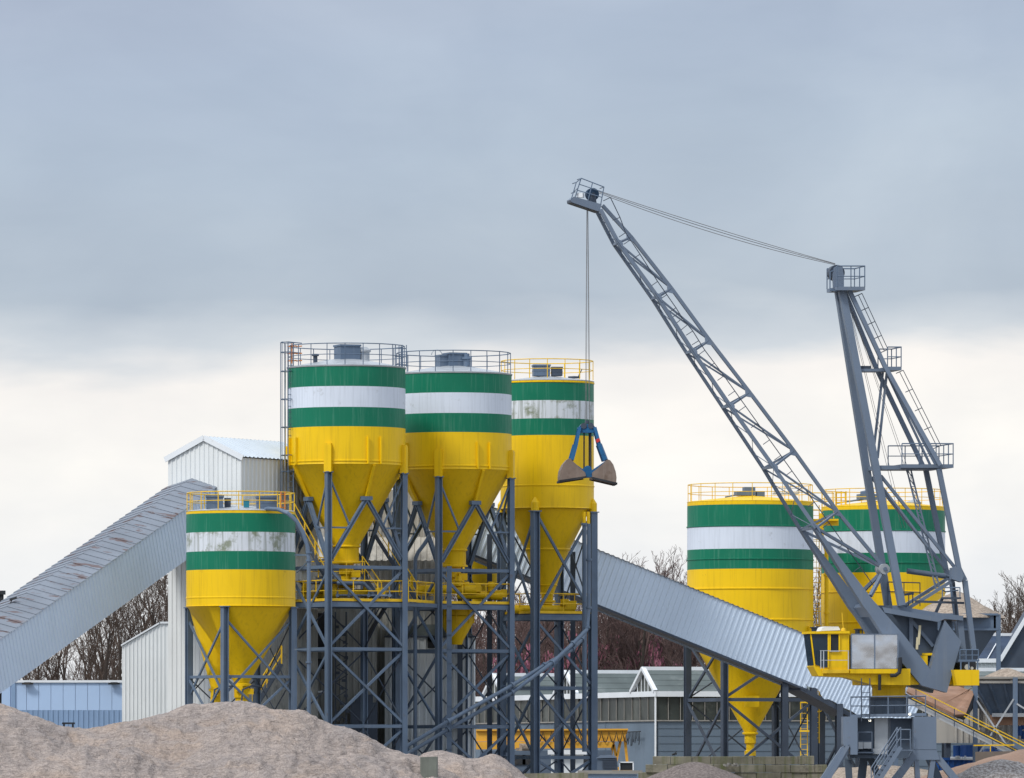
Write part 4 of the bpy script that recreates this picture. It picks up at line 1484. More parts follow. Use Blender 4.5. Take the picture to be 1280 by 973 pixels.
# ================================================================ TREES
def grow(mb_t, mb_c, p, d, L, r, depth, rng, up, cfg):
    nseg = 4 if depth == 0 else (3 if depth == 1 else 2)
    pts, rad = [p], [r]
    q, dd = p, d
    for i in range(nseg):
        dd = (dd + V((rng.uniform(-1, 1), rng.uniform(-1, 1), rng.uniform(-.5, 1) * up)) * cfg['wob'][depth]).normalized()
        q = q + dd * (L / nseg)
        pts.append(q)
        rad.append(r * (1 - .75 * (i + 1) / nseg))
    mb = mb_t if depth == 0 else mb_c
    for i in range(nseg):
        mb.tube(pts[i], pts[i + 1], max(.011, rad[i]), max(.009, rad[i + 1]), n=6 if depth == 0 else 3, cap=False)
    if depth >= cfg['depth']:
        return
    nb = cfg['n'][depth]
    for k in range(nb):
        t = cfg['t0'][depth] + (1 - cfg['t0'][depth]) * (k + rng.random()) / nb
        f = t * nseg
        i = min(nseg - 1, int(f))
        b = pts[i].lerp(pts[i + 1], f - i)
        ax = (pts[i + 1] - pts[i]).normalized()
        s, u = frame_of(ax)
        a = rng.uniform(0, 2 * math.pi)
        sp = cfg['ang'][depth] * rng.uniform(.7, 1.25)
        nd = (ax * math.cos(sp) + (s * math.cos(a) + u * math.sin(a)) * math.sin(sp) + V((0, 0, up * .25))).normalized()
        grow(mb_t, mb_c, b, nd, L * cfg['len'][depth] * rng.uniform(.7, 1.15) * (1.15 - .45 * t), max(.012, rad[i] * cfg['rr']), depth + 1, rng, up, cfg)


TREE_CFG = [
    dict(depth=4, n=[11, 6, 6, 4], t0=[.22, .2, .15, .1], ang=[.62, .7, .7, .7], len=[.52, .5, .5, .55], wob=[.08, .16, .22, .25, .3], rr=.55, h=9.5, r=.26, up=.9),
    dict(depth=4, n=[12, 6, 5, 4], t0=[.15, .2, .15, .1], ang=[.5, .55, .6, .7], len=[.55, .52, .5, .5], wob=[.07, .14, .2, .25, .3], rr=.5, h=10.5, r=.24, up=1.2),
    dict(depth=4, n=[10, 7, 6, 4], t0=[.25, .2, .1, .1], ang=[.75, .75, .75, .8], len=[.55, .5, .48, .5], wob=[.10, .2, .25, .3, .3], rr=.55, h=8.8, r=.30, up=.6),
]
protos = []


def tree(name, label, x, y, scale, rz, k, crown_mat, group, trunk_mat=BARK):
    """copies share the meshes of the three grown trees"""
    key = (k, crown_mat.name)
    hit = [q for q in protos if q[0] == key]
    root = bpy.data.objects.new(name, None)
    COL.objects.link(root)
    root.location = (x, y, -.1)
    root.rotation_euler = (0, 0, rz)
    root.scale = (scale,) * 3
    tag(root, label, 'tree', group)
    if not hit:
        cfg = TREE_CFG[k]
        same = [q for q in protos if q[0][0] == k]
        if same:
            mt, mc = same[0][1], same[0][2].copy()
            mc.materials.clear()
            mc.materials.append(crown_mat)
        else:
            rng = random.Random(100 + k)
            a, b = MB(), MB()
            grow(a, b, V((0, 0, 0)), V((0, 0, 1)), cfg['h'], cfg['r'], 0, rng, cfg['up'], cfg)
            res = []
            for mb_, mm in ((a, trunk_mat), (b, crown_mat)):
                me = bpy.data.meshes.new('tree_mesh')
                me.from_pydata([tuple(v) for v in mb_.v], [], mb_.f)
                me.materials.append(mm)
                res.append(me)
            mt, mc = res
        hit = [(key, mt, mc)]
        protos.append(hit[0])
    for nm, me in (('trunk', hit[0][1]), ('crown', hit[0][2])):
        o = bpy.data.objects.new(nm, me)
        COL.objects.link(o)
        o.parent = root
    return root


rng = random.Random(41)
TG = 'bare winter trees behind the plant'
# left of the white shed, seen under the left gallery
for px, Y, s, k, lab in ((48, 505, .92, 0, 'bare dark winter tree low under the left gallery, leftmost above the blue warehouse'), (88, 512, 1.0, 2, 'bare dark winter tree above the middle of the blue warehouse'),
                         (122, 500, 1.05, 1, 'bare dark winter tree above the right end of the blue warehouse'), (150, 515, 1.12, 0, 'bare dark winter tree just left of the white shed wall'),
                         (178, 502, 1.12, 2, 'bare dark winter tree rising behind the white shed roof'), (208, 514, 1.2, 1, 'bare dark winter tree between gallery and house tower')):
    tree('bare_tree', lab, XP(px, Y), Y, s, rng.uniform(0, 6.28), k, TWIG, TG)
for px, Y, s, k in ((30, 540, .85, 1), (70, 548, .95, 1), (105, 545, 1.0, 0), (138, 550, 1.1, 1), (168, 545, 1.15, 0), (196, 552, 1.25, 1), (225, 548, 1.2, 0)):
    tree('bare_tree', 'bare twiggy tree in the back row seen under the left gallery', XP(px, Y), Y, s, rng.uniform(0, 6.28), k, TWIG, TG)
# right of the tower: row behind the hall, tops show over the gallery
for i, (px, s, k) in enumerate(((572, 1.15, 1), (592, 1.1, 0), (614, 1.15, 2), (640, 1.15, 0), (668, 1.2, 1), (695, 1.15, 2), (722, 1.25, 0), (748, 1.22, 1), (772, 1.28, 2), (796, 1.25, 1), (822, 1.22, 0), (846, 1.30, 1), (870, 1.25, 2), (762, 1.2, 0), (784, 1.26, 1), (809, 1.28, 2), (834, 1.27, 0), (857, 1.3, 2), (1024, 1.25, 1), (1046, 1.1, 0))):
    Y = 558 + (i % 3) * 8
    lab = 'bare reddish-brown tree behind the workshop hall, its crown below the gallery'
    if px < 630:
        lab = 'bare tree glimpsed between the legs of the middle silo'
    if px in (762, 772, 784, 796):
        lab = 'bare tree whose top shows above the gallery, between slimmer silo and low silo'
    if px in (809, 822, 834, 846, 857, 870):
        lab = 'bare tree whose top shows above the gallery, against the left side of the low silo'
    if px > 1000:
        lab = 'bare tree seen in the gap between the two low silos'
    tree('bare_tree', lab, XP(px, Y), Y, s * (1.0 if px > 750 else 1.03), rng.uniform(0, 6.28), k, TWIGR if px < 1000 else TWIG, TG)
for i in range(12):
    px = 560 + i * 27
    Y = 590 + (i % 2) * 6
    tree('bare_tree', 'bare reddish-brown tree in the back row behind the workshop hall', XP(px, Y), Y, rng.uniform(1.02, 1.18), rng.uniform(0, 6.28), i % 3, TWIGR, TG)
for px, s, k, lab in ((1262, .98, 2, 'pale bare tree at the right border above the dark hall roof'), (1292, 1.1, 0, 'pale bare tree cut by the right border of the photo'), (1238, .78, 1, 'small bare tree top just right of the gravel bin')):
    tree('bare_tree', lab, XP(px, 540), 540, s, rng.uniform(0, 6.28), k, TWIG, TG)
for px, s, k, Y in ((1256, 1.0, 0, 555), (1272, 1.12, 1, 560), (1280, 1.2, 2, 550), (1266, 1.05, 1, 570), (1290, 1.25, 1, 565), (1250, .9, 2, 572)):
    tree('bare_tree', 'pale bare tree in the thicket at the right border behind the dark hall', XP(px, Y), Y, s, rng.uniform(0, 6.28), k, TWIG, TG)

# pink budded shrubs behind the hall
def pink_shrub(x, y, h, label, seed):
    g = random.Random(seed)
    root = thing('pink_shrub', label, 'shrub', (x, y, 0), 'pink budding shrubs behind the hall')
    a, b = MB(), MB()
    for i in range(30):
        q = V((x + g.uniform(-1.5, 1.5), y + g.uniform(-1.2, 1.2), 0))
        hh = h * g.uniform(.55, 1.05)
        e = q + V((g.uniform(-.6, .6), g.uniform(-.4, .4), hh))
        a.tube(q, e, .035, .012, n=3, cap=False)
        for j in range(int(hh * 6)):
            t = g.uniform(.25, 1)
            c = q.lerp(e, t) + V((g.uniform(-.18, .18), g.uniform(-.18, .18), 0))
            l = g.uniform(.14, .42)
            w = g.uniform(.035, .085)
            th = g.uniform(0, 3.14)
            sx = V((math.cos(th), math.sin(th), 0)) * w
            b.face([c - sx, c + sx, c + sx * .6 + V((g.uniform(-.05, .05), 0, l)), c - sx * .6 + V((0, 0, l))])
    a.build('stems', BARK, root)
    b.build('buds', PINK, root)


g = random.Random(9)
for i in range(15):
    px = 634 + i * 15.5 + g.uniform(-3, 3)
    Yp = 556 + g.uniform(0, 16)
    pink_shrub(XP(px, Yp), Yp, g.uniform(8.5, 13.0) * (.95 if px < 830 else .8), 'upright pink budding shrub among dark tree trunks behind the workshop hall', 200 + i)
# dense undergrowth closing the wood
ug = MB()
g = random.Random(77)
for i in range(9500):
    px = g.uniform(545, 905)
    Yp = g.uniform(600, 625)
    x = XP(px, Yp)
    zt_ = g.uniform(.5, 13.5)
    a = V((x, Yp, zt_))
    ug.tube(a, a + V((g.uniform(-.7, .7), g.uniform(-.3, .3), g.uniform(.8, 2.2))), .05, .015, n=3, cap=False)
o = ug.build('undergrowth', TWIGR)
tag(o, 'dense brownish red brushwood filling the wood behind the hall', 'brushwood', kind='stuff')
# ================================================================ RIGHT-HAND YARD
def heap(name, label, cx, cy, pk, slope, mt, seed, rx=1.0, ry=1.0, res=64, amp=.10, cat='heap', base=-.1, flat=.25, group=None):
    """loose heap: a rounded cone with uneven flanks, standing on base"""
    g = V((seed * 13.7, seed * 7.1, 3.3))
    rad = (pk - base) / slope + flat
    m = MB()
    rows = []
    for i in range(res + 1):
        t = i / res
        row = []
        for j in range(res * 2):
            a = 2 * math.pi * j / (res * 2)
            rr = rad * t * (1 + .10 * noise.noise(V((math.cos(a) * 1.3, math.sin(a) * 1.3, seed))))
            x, y = cx + rr * math.cos(a) * rx, cy + rr * math.sin(a) * ry
            d = rad * t
            z = pk - slope * (math.sqrt(d * d + flat * flat) - flat)
            z += amp * min(1, t * 4 + .15) * noise.fractal(V((x, y, z)) * .9 + g, 1.0, 2.1, 5)
            row.append(V((x, y, max(base, z) if t < 1 else base)))
        rows.append(row)
    m.grid(rows, 0, closed=True)
    o = m.build(name, mt, smooth=True, origin=(cx, cy, base))
    return tag(o, label, cat, group)


# ---------------------------------------------------------------- big steel bin behind the crane, heaped with gravel
def bin_thing(label, px0, px1, ytop, yring, px0b, px1b, ybot, Y, depth, mt, legs, ribs=0):
    root = thing('gravel_bin', label, 'hopper', P((px0 + px1) / 2, 980, Y), 'steel gravel bins')
    a, b = P(px0, ytop, Y), P(px1, ytop, Y)
    h = a.z - ZP(yring, Y)
    d = V((0, depth, 0))
    z = V((0, 0, -h))
    m = MB()
    t = .18
    for p, q in ((a, b), (b, b + d), (b + d, a + d), (a + d, a)):
        dirn = (q - p).normalized()
        inn = V((-dirn.y, dirn.x, 0)) * t
        m.hexa([p + z, q + z, q + z + inn, p + z + inn, p, q, q + inn, p + inn])
    m.build('ring_wall', mt, root)
    m = MB()
    n = max(2, int((b.x - a.x) / 1.6))
    for i in range(n + 1):
        p = a.lerp(b, i / n)
        m.bar(p + V((0, -.06, 0)), p + z + V((0, -.06, 0)), .12, .1)
    m.bar(a + V((-.08, -.1, -.06)), b + V((.08, -.1, -.06)), .16, .12)
    m.bar(a + z + V((-.08, -.08, 0)), b + z + V((.08, -.08, 0)), .14, .12)
    m.build('stiffener', mt, root)
    lo0, lo1 = P(px0b, ybot, Y + depth * .3), P(px1b, ybot, Y + depth * .3)
    dd = V((0, depth * .35, 0))
    top = [a + z, b + z, b + z + d, a + z + d]
    bot = [lo0, lo1, lo1 + dd, lo0 + dd]
    m = MB()
    for i in range(4):
        j = (i + 1) % 4
        m.face([top[i], top[j], bot[j], bot[i]])
    if ribs:
        for i in range(ribs + 1):
            m.bar(top[0].lerp(top[1], i / ribs) + V((0, -.05, 0)), bot[0].lerp(bot[1], i / ribs) + V((0, -.05, 0)), .12, .14)
    m.build('hopper', CRND if not ribs else STL, root)
    m = MB()
    m.hexa([q + V((0, 0, -.6)) for q in bot] + bot)
    m.build('outlet', RUST, root)
    for (px, dy) in legs:
        m = MB()
        m.hbeam(V((XP(px, Y + dy), Y + dy, -.1)), V((XP(px, Y + dy), Y + dy, a.z - .05)), .26, .05)
        m.build('leg', STL, root)
    return root, a, b, d


bin1, a, b, d = bin_thing('big blue-grey gravel bin behind the crane, heaped high with beige gravel', 1118, 1246, 767, 787, 1160, 1205, 850, 428.0, 6.5, STL, ((1248, 0), (1248, 6), (1120, 0)), 0)
heap('gravel_heap', 'beige gravel heaped high in the big bin behind the crane', (a.x + b.x) / 2 + .9, a.y + 3.4, ZP(739, 431), .47, GRAB, 3, rx=.74, ry=1.0, base=a.z - .25, amp=.12, flat=.5)
bin2, a, b, d = bin_thing('ribbed dark hopper bin with a concrete rim at the right border', 1217, 1312, 846, 853, 1240, 1300, 893, 395.0, 4.2, CONG, ((1219, -.25), (1269, -.25), (1219, 4.2), (1269, 4.2), (1311, -.25)), 5)
heap('gravel_heap', 'low brown gravel heap filling the ribbed hopper bin at the right border', a.x + 2.0, a.y + 2.1, ZP(835.5, 397), .42, GRAB, 5, rx=.96, ry=.75, base=a.z - .2, amp=.05, flat=.3)
m = MB()
Yb = 394.6
for pa, pb in (((1221, 876), (1267, 945)), ((1267, 874), (1222, 945)), ((1271, 880), (1311, 905))):
    m.bar(P(*pa, Yb), P(*pb, Yb), .09, .09)
m.bar(P(1240, 894, 396), P(1300, 894, 396), .16, .2)
m.build('cross_brace', GALV, bin2)
m = MB()
for i, px in enumerate((1224, 1231, 1238, 1246)):
    m.corr(P(px, 905, 399.5), V((.30, 0, 0)), (0, 0, 1), (0, -1, 0), .15, .03, top=lambda u: 1.5, bot=lambda u: -.2)
m.build('skirt_sheet', CLG, bin2)

# ---------------------------------------------------------------- rusty chute plate and yard conveyor
ch = thing('rusty_chute', 'brown rusty sheet steel chute tilted over the yard conveyor, below the crane', 'chute', P(1180, 900, 392))
f0, f1 = P(1133, 864, 393.5), P(1185, 855, 396)
m = MB()
quad = [P(1133, 864, 393), P(1147, 871.5, 391.5), P(1192, 893.5, 391), P(1207, 893, 391.5), P(1217, 868, 394.5), P(1216, 864, 395), P(1185, 854, 397.5), P(1140, 850, 397.5)]
th = V((0, .10, -.12))
m.prism(quad, th)
m.build('top_plate', RUST, ch)
m = MB()
m.bar(P(1176, 882, 392.0), P(1214, 860.5, 395.6), .05, .04)
m.bar(P(1147, 872, 391.4), P(1192, 894, 390.9), .08, .16)
m.build('fold_edge', RUST, ch)
m = MB()
m.prism([P(1217, 869, 394.4), P(1208, 893, 391.6), P(1203, 898, 391.4), P(1192, 894.5, 391.1), P(1214, 885, 394.4)], (0.1, .5, -.1))
m.build('side_plate', DARK, ch)
cv = thing('yard_conveyor', 'open yard belt conveyor with yellow handrails running down to the right', 'conveyor', P(1220, 960, 389))
Yn, Yf = 388.0, 390.2
up_l = lambda px: 884 + (px - 1150) * .50       # stringer line
for Yq in (Yn, Yf):
    m = MB()
    m.bar(P(1128, up_l(1128), Yq), P(1330, up_l(1330), Yq), .08, .26)
    m.build('stringer', GALV if Yq == Yn else STLD, cv)
m = MB()
m.hexa([P(1128, up_l(1128) - 3, Yn), P(1330, up_l(1330) - 3, Yn), P(1330, up_l(1330) - 3, Yf), P(1128, up_l(1128) - 3, Yf),
        P(1128, up_l(1128) - 8, Yn + .2), P(1330, up_l(1330) - 8, Yn + .2), P(1330, up_l(1330) - 8, Yf - .2), P(1128, up_l(1128) - 8, Yf - .2)])
m.build('belt', DARK, cv)
for Yq, off in ((Yn - .25, 6), (Yf + .2, 20)):
    m = MB()
    m.bar(P(1140, up_l(1140) - off, Yq), P(1330, up_l(1330) - off, Yq), .045, .05)
    if Yq > 389:
        m.bar(P(1205, up_l(1205) - off + 4, Yq), P(1330, up_l(1330) - off + 4, Yq), .05, .06)
    hr_ = m.build('handrail', YELR, cv)
    m = MB()
    for px in range(1145, 1330, 24):
        m.bar(P(px, up_l(px) - off, Yq + .03), P(px, up_l(px) + 3, Yq + .03), .05, .05)
    m.build('rail_posts', STLD, hr_)
m = MB()
for px in range(1135, 1330, 9):
    m.tube(P(px, up_l(px) - 4, Yn), P(px, up_l(px) - 4, Yf), .07, n=8)
m.build('rollers', STLD, cv)
for px in (1165, 1262):
    m = MB()
    m.bar(P(px, up_l(px), Yn + .1), V((XP(px, Yn + .1), Yn + .1, 0)), .14)
    m.bar(P(px, up_l(px), Yf - .1), V((XP(px, Yf - .1), Yf - .1, 0)), .14)
    m.build('leg', STLD, cv)
m = MB()
m.bar(P(1217, 932, 387.6), P(1268, 931.5, 387.6), .07, .07)
m.bar(P(1238, 932, 387.6), P(1238, 941, 387.6), .05, .05)
m.build('cross_rail', YELR, cv)
# ribbed grey container under the conveyor, blue tanks and white pipe
ct = thing('ribbed_container', 'weathered beige ribbed container on stilts under the yard conveyor', 'container', P(1193, 930, 400))
Y = 400.0
m = MB()
m.corr(P(1190, 929, Y), P(1300, 929, Y) - P(1190, 929, Y), (0, 0, 1), (0, -1, 0), .32, .06, top=lambda u: 1.9, bot=lambda u: 0)
m.build('ribbed_side', CLG, ct)
m = MB()
m.hexa([P(1160, 929, Y), P(1190, 929, Y), P(1190, 929, Y + 3), P(1160, 929, Y + 3), P(1160, 884, Y), P(1190, 884, Y), P(1190, 884, Y + 3), P(1160, 884, Y + 3)])
m.hexa([P(1190, 929, Y + .1), P(1300, 929, Y + .1), P(1300, 929, Y + 3), P(1190, 929, Y + 3), P(1190, 886, Y + .1), P(1300, 886, Y + .1), P(1300, 886, Y + 3), P(1190, 886, Y + 3)])
m.build('body', CLG, ct)
for px in (1186, 1244, 1295):
    m = MB()
    m.hbeam(V((XP(px, Y), Y + .3, 0)), V((XP(px, Y), Y + .3, ZP(929, Y))), .25, .05)
    m.build('stilt', STLD, ct)
tk = thing('blue_tank', 'upright blue tank under the ribbed container, right of the crane leg', 'tank', P(1209, 960, 398.5))
m = MB()
cc = P(1210, 940, 399.2)
m.lathe((cc.x, cc.y), [(0, ZP(931.5, 399)), (.42, ZP(931.5, 399)), (.45, ZP(933, 399)), (.45, 0)], 28)
m.build('shell', BLUE, tk, smooth=True)
m = MB()
for px in (1198, 1222):
    c2 = P(px, 940, 399.6)
    m.tube(V((c2.x, c2.y, 0)), V((c2.x, c2.y, ZP(932, 399))), .30, n=16)
m.build('side_tank', BLUE, tk, smooth=True)
bs = thing('blue_skip', 'blue ribbed waste skip at ground level behind the right crane leg', 'skip', P(1200, 970, 397.5))
m = MB()
a, b = P(1168, 962, 397), P(1217, 962, 397)
m.corr(V((a.x, a.y, 0)), V((b.x - a.x, 0, 0)), (0, 0, 1), (0, -1, 0), .28, .06, top=lambda u: ZP(949, 397), bot=lambda u: 0)
m.hexa([(a.x, 397.08, 0), (b.x, 397.08, 0), (b.x, 398.6, 0), (a.x, 398.6, 0), (a.x, 397.08, ZP(949, 397)), (b.x, 397.08, ZP(949, 397)), (b.x, 398.6, ZP(949, 397)), (a.x, 398.6, ZP(949, 397))])
m.build('body', BLUE, bs)
m = MB()
m.bar((a.x, 396.95, ZP(949, 397)), (b.x, 396.95, ZP(949, 397)), .12, .14)
m.build('rim', BLUE, bs)
wp = thing('white_pipe', 'short white horizontal pipe with a valve above the blue skip', 'pipe', P(1203, 948, 396.5))
m = MB()
m.tube(P(1188, 948, 396.5), P(1219, 948.5, 396.5), .09, n=10)
m.build('pipe', TRIM, wp, smooth=True)
m = MB()
m.tube(P(1197, 949, 396.3), P(1197, 945, 396.3), .12, n=10)
m.tube(P(1205, 950, 396.3), P(1207, 945, 396.3), .05, n=8)
m.build('valve', GALV, wp, smooth=True)
b2 = thing('blue_silo_bag', 'blue tarpaulin bundle between the legs of the ribbed bin', 'tarpaulin', P(1240, 945, 396.5))
m = MB()
rows = []
for i in range(9):
    rows.append([P(1228 + 23 * i / 8, 941 - (7 + 2 * math.sin(i * 1.7)) * math.sin(math.pi * min(1, max(0, (i + .6) / 9))) * (1 - (j / 6 - .5) ** 2 * 3.2), 395.8 + j * .2) for j in range(7)])
m.grid(rows)
m.build('sheet', BLUE, b2, smooth=True)
b3 = thing('blue_drum', 'blue drums standing right of the ribbed bin leg at the border', 'drum', P(1277, 940, 399))
m = MB()
for px, y0, y1 in ((1274.5, 908, 920), (1279.5, 904, 912), (1280, 914, 924)):
    m.tube(P(px, y1, 399), P(px, y0, 399), .17, n=14)
m.build('drums', BLUE, b3, smooth=True)
rw = thing('retaining_wall', 'brown-grey concrete bay wall behind the gravel at the lower right', 'wall', P(1245, 960, 386))
m = MB()
m.hexa([P(1219, 990, 385.5), P(1276, 990, 385.5), P(1276, 990, 386.2), P(1219, 990, 386.2), P(1219, 940, 385.5), P(1276, 939, 385.5), P(1276, 939, 386.2), P(1219, 940, 386.2)])
m.build('slab', mat('brown_concrete', (0.16, 0.135, 0.115), .9, var=.15, vscale=.8, streak=((.09, .08, .07), .4, 1.5, .5)), rw)
# heaps on the right
heap('gravel_heap', 'grey gravel heap spilling across the bottom right corner', XP(1252, 372), 372, ZP(949, 372), .52, GRAV, 11, rx=1.15, amp=.16, flat=.5)
heap('sand_heap', 'brown sand heap behind the grey gravel at the right border', XP(1288, 380), 380, ZP(936, 380), .40, SNDB, 12, rx=1.4, amp=.10, flat=.4)
heap('gravel_heap', 'flat gravel heap between the crane legs and the blue skip', XP(1192, 381), 381, ZP(962.5, 381), .30, GRAB, 13, rx=1.5, amp=.12, flat=.5)
heap('gravel_heap', 'beige gravel heap seen under the crane between its legs', XP(1105, 384), 384, ZP(957, 384), .32, GRAB, 14, rx=2.2, amp=.16, flat=.6)
# ================================================================ HARBOUR CRANE
YC = 368.0
XC = XP(1112, YC)
PHI = R(12)
KV = math.sin(R(20)) / math.sin(PHI)            # cross units are stretched so the traced near/far offsets hold
BX, BY = -math.cos(PHI), -math.sin(PHI)          # jib direction: to the left and a little towards the viewer
SV = V((math.sin(PHI), -math.cos(PHI), 0)) * KV       # across the crane, towards the viewer
BV = V((BX, BY, 0))


def cp(px, py, v=0.0):
    """point of the crane in its own lengthwise plane, v metres to the near side"""
    k = (px - CX) / FPX
    u = (k * (YC + v * SV.y) - XC - v * SV.x) / (BX - k * BY)
    Y = YC + u * BY + v * SV.y
    return V((k * Y, Y, CZ + (HY - py) * Y / FPX))


crane = thing('harbour_crane', 'grey and yellow slewing harbour crane with a long lattice jib', 'crane', (XC, YC, 0))


def cpart(name, mb, mt=None, parent=None, smooth=False):
    return mb.build(name, mt or CRN, parent or crane, smooth)


# ---------------------------------------------------------------- portal
Yq0, Yq1 = 364.2, 371.8                          # near and far rail


def Q(px, py, Y=Yq0):
    return P(px, py, Y)


m = MB()
m.prism([Q(1060, 898, 366.2), Q(1163, 898, 366.2), Q(1163, 944, 366.2), Q(1060, 944, 366.2)], (0, 4.2, 0))
portal = cpart('portal_body', m, CRND)
m = MB()
cc = P(1104, 920, 366.6)
rows = []
r8 = [(-.47, -.55), (.20, -.62), (.52, -.15), (.52, .5), (-.47, .5)]
m.prism([V((cc.x + x, cc.y + y, ZP(936, 366))) for x, y in r8], (0, 0, ZP(897.5, 366) - ZP(936, 366)))
m.hexa([Q(1091, 943, 365.6), Q(1110, 943, 365.6), Q(1110, 943, 366.1), Q(1091, 943, 366.1), Q(1091, 936, 365.6), Q(1110, 936, 365.6), Q(1110, 936, 366.1), Q(1091, 936, 366.1)])
cpart('cable_duct', m, GALV, portal)


def leg_frame_plane(Y, t):
    """one end frame of the portal: pier box and splayed legs, as prisms t thick"""
    e = (0, t, 0)
    out = []
    for poly in (
        [(1142, 896), (1170.5, 896), (1170.5, 937), (1142, 937)],
        [(1142, 937), (1170.5, 937), (1175, 950), (1136, 950), (1138, 944)],
        [(1138, 944), (1145, 949), (1108, 1000), (1094, 1000)],
        [(1143, 948), (1148.5, 948), (1153, 1000), (1146, 1000)],
        [(1164, 948), (1170, 948), (1163, 1000), (1156, 1000)],
        [(1169, 949), (1175, 944), (1222, 1000), (1209, 1000)],
    ):
        out.append([P(x, y, Y) for x, y in poly])
    return out, e


polys, e = leg_frame_plane(Yq0, .9)
m = MB()
m.prism(polys[0], (0, 2.2, 0))
pier = cpart('pier', m)
for k, nm in ((1, 'pier_foot'), (2, 'portal_leg'), (3, 'portal_leg'), (4, 'portal_leg'), (5, 'portal_leg')):
    m = MB()
    off = V((0, .02 * k, 0))
    m.prism([q + off for q in polys[k]], e if k != 1 else (0, 1.4, 0))
    cpart(nm, m)
# left pier with its bent leg
m = MB()
m.prism([Q(1054, 896), Q(1072, 896), Q(1072, 943.5), Q(1063, 943.5), Q(1062.5, 931), Q(1056, 936), Q(1054, 930)], (0, 2.2, 0))
cpart('pier', m)
m = MB()
m.prism([Q(1052, 934), Q(1062.5, 931), Q(1059, 945), Q(1037, 975), Q(1022, 1000), Q(1006, 1000), Q(1026, 973)], (0, 1.0, 0))
cpart('portal_leg', m)
m = MB()
m.bar(Q(1060, 932, Yq0 - .03), Q(1036, 973.5, Yq0 - .03), .1, .2)
m.bar(Q(1036, 973.5, Yq0 - .03), Q(1020, 1000, Yq0 - .03), .1, .2)
cpart('leg_stiffener', m)
for pa, pb, w in (((1060, 950), (1063, 1000), .34), ((1080, 944), (1074, 1000), .42), ((1086, 943), (1104, 985), .35), ((1160, 945), (1185, 1000), .4)):
    m = MB()
    m.bar(P(*pa, 370.5), P(*pb, 370.5), w, w)
    cpart('portal_leg', m, CRND)
m = MB()
m.bar(Q(1062, 945.5, 366), Q(1140, 945.5, 366), .6, .2)
cpart('portal_beam', m, CRND)
# deck and railing on top of the portal
m = MB()
m.prism([Q(1062.5, 897, 365.2), Q(1158, 895, 365.2), Q(1158, 895, 371), Q(1062.5, 897, 371)], (0, 0, .14))
pdeck = cpart('portal_deck', m)
m = MB()
a, b, c, d = [Q(1063.5, 894, 365.3), Q(1157, 893, 365.3), Q(1157, 893, 370.9), Q(1063.5, 894, 370.9)]
rail_path(m, [a, b, c, d, a], .92, (.5,), .03, .95)
cpart('guard_rail', m, CRN, pdeck)
m = MB()
rail_path(m, [Q(1072.5, 939, 365.5), Q(1090, 939, 365.5)], .95, (.5,), .03, .7)
m.box(Q(1081, 941, 365.8), (.9, .9, .08))
cpart('small_balcony', m)
m = MB()
m.box(Q(1075.5, 931.5, 366.0), (.26, .3, .40))
m.box(Q(1084.5, 932, 366.0), (.42, .3, .32))
m.build('switch_box', [TRIM], crane)
for px, py in ((1087.3, 901), (1137.3, 893)):
    m = MB()
    c = Q(px, py, 365.1)
    m.lathe((c.x, c.y), [(0, c.z - .06), (.05, c.z - .04), (.06, c.z), (.05, c.z + .04), (0, c.z + .06)], 10)
    m.build('deck_lamp', LAMP, crane, smooth=True)
stairs(crane, Q(1091, 985, 363.6), Q(1124, 934, 363.6), (.15, -.98, 0), .8, CRN, CRN, 'access_stair')
m = MB()
rail_path(m, [Q(1121, 937, 363.9), Q(1138, 937, 363.9)], 1.0, (.5,), .03, .8)
m.box(Q(1130, 938, 364.1), (.8, .9, .06))
cpart('stair_landing', m)
m = MB()
ladder(m, Q(1082, 902, 364.9), Q(1082, 848, 364.9), (1, 0, 0), .42)
cpart('column_ladder', m, STLD)

# ---------------------------------------------------------------- slewing column and ring
m = MB()
c0 = P(1111, 880, 368)
zz = lambda y: ZP(y, 367)
m.lathe((c0.x, c0.y), [(.95, zz(896)), (.95, zz(874))], 40)
for i in range(10):
    t = 2 * math.pi * i / 10
    m.bar((c0.x + .96 * math.cos(t), c0.y + .96 * math.sin(t), zz(896)), (c0.x + .96 * math.cos(t), c0.y + .96 * math.sin(t), zz(874)), .06)
cpart('slewing_column', m, CRND, smooth=True)
m = MB()
m.lathe((c0.x, c0.y), [(.98, zz(875.5)), (1.0, zz(875.5)), (1.0, zz(872)), (.9, zz(872))], 40)
cpart('ring_flange', m, STLD, smooth=True)
m = MB()
m.lathe((c0.x, c0.y), [(.86, zz(872)), (.86, zz(860)), (.90, zz(859)), (.90, zz(855))], 40)
m.build('slewing_ring', YEL, crane, smooth=True)

# ---------------------------------------------------------------- yellow upper deck
def slab(name, pts, v0, v1, mt, parent=None, smooth=False):
    """outline in the crane's lengthwise plane, from v0 to v1 across"""
    m = MB()
    m.prism([cp(x, y, v1) for x, y in pts], SV * (v0 - v1))
    return m.build(name, mt, parent or crane, smooth)


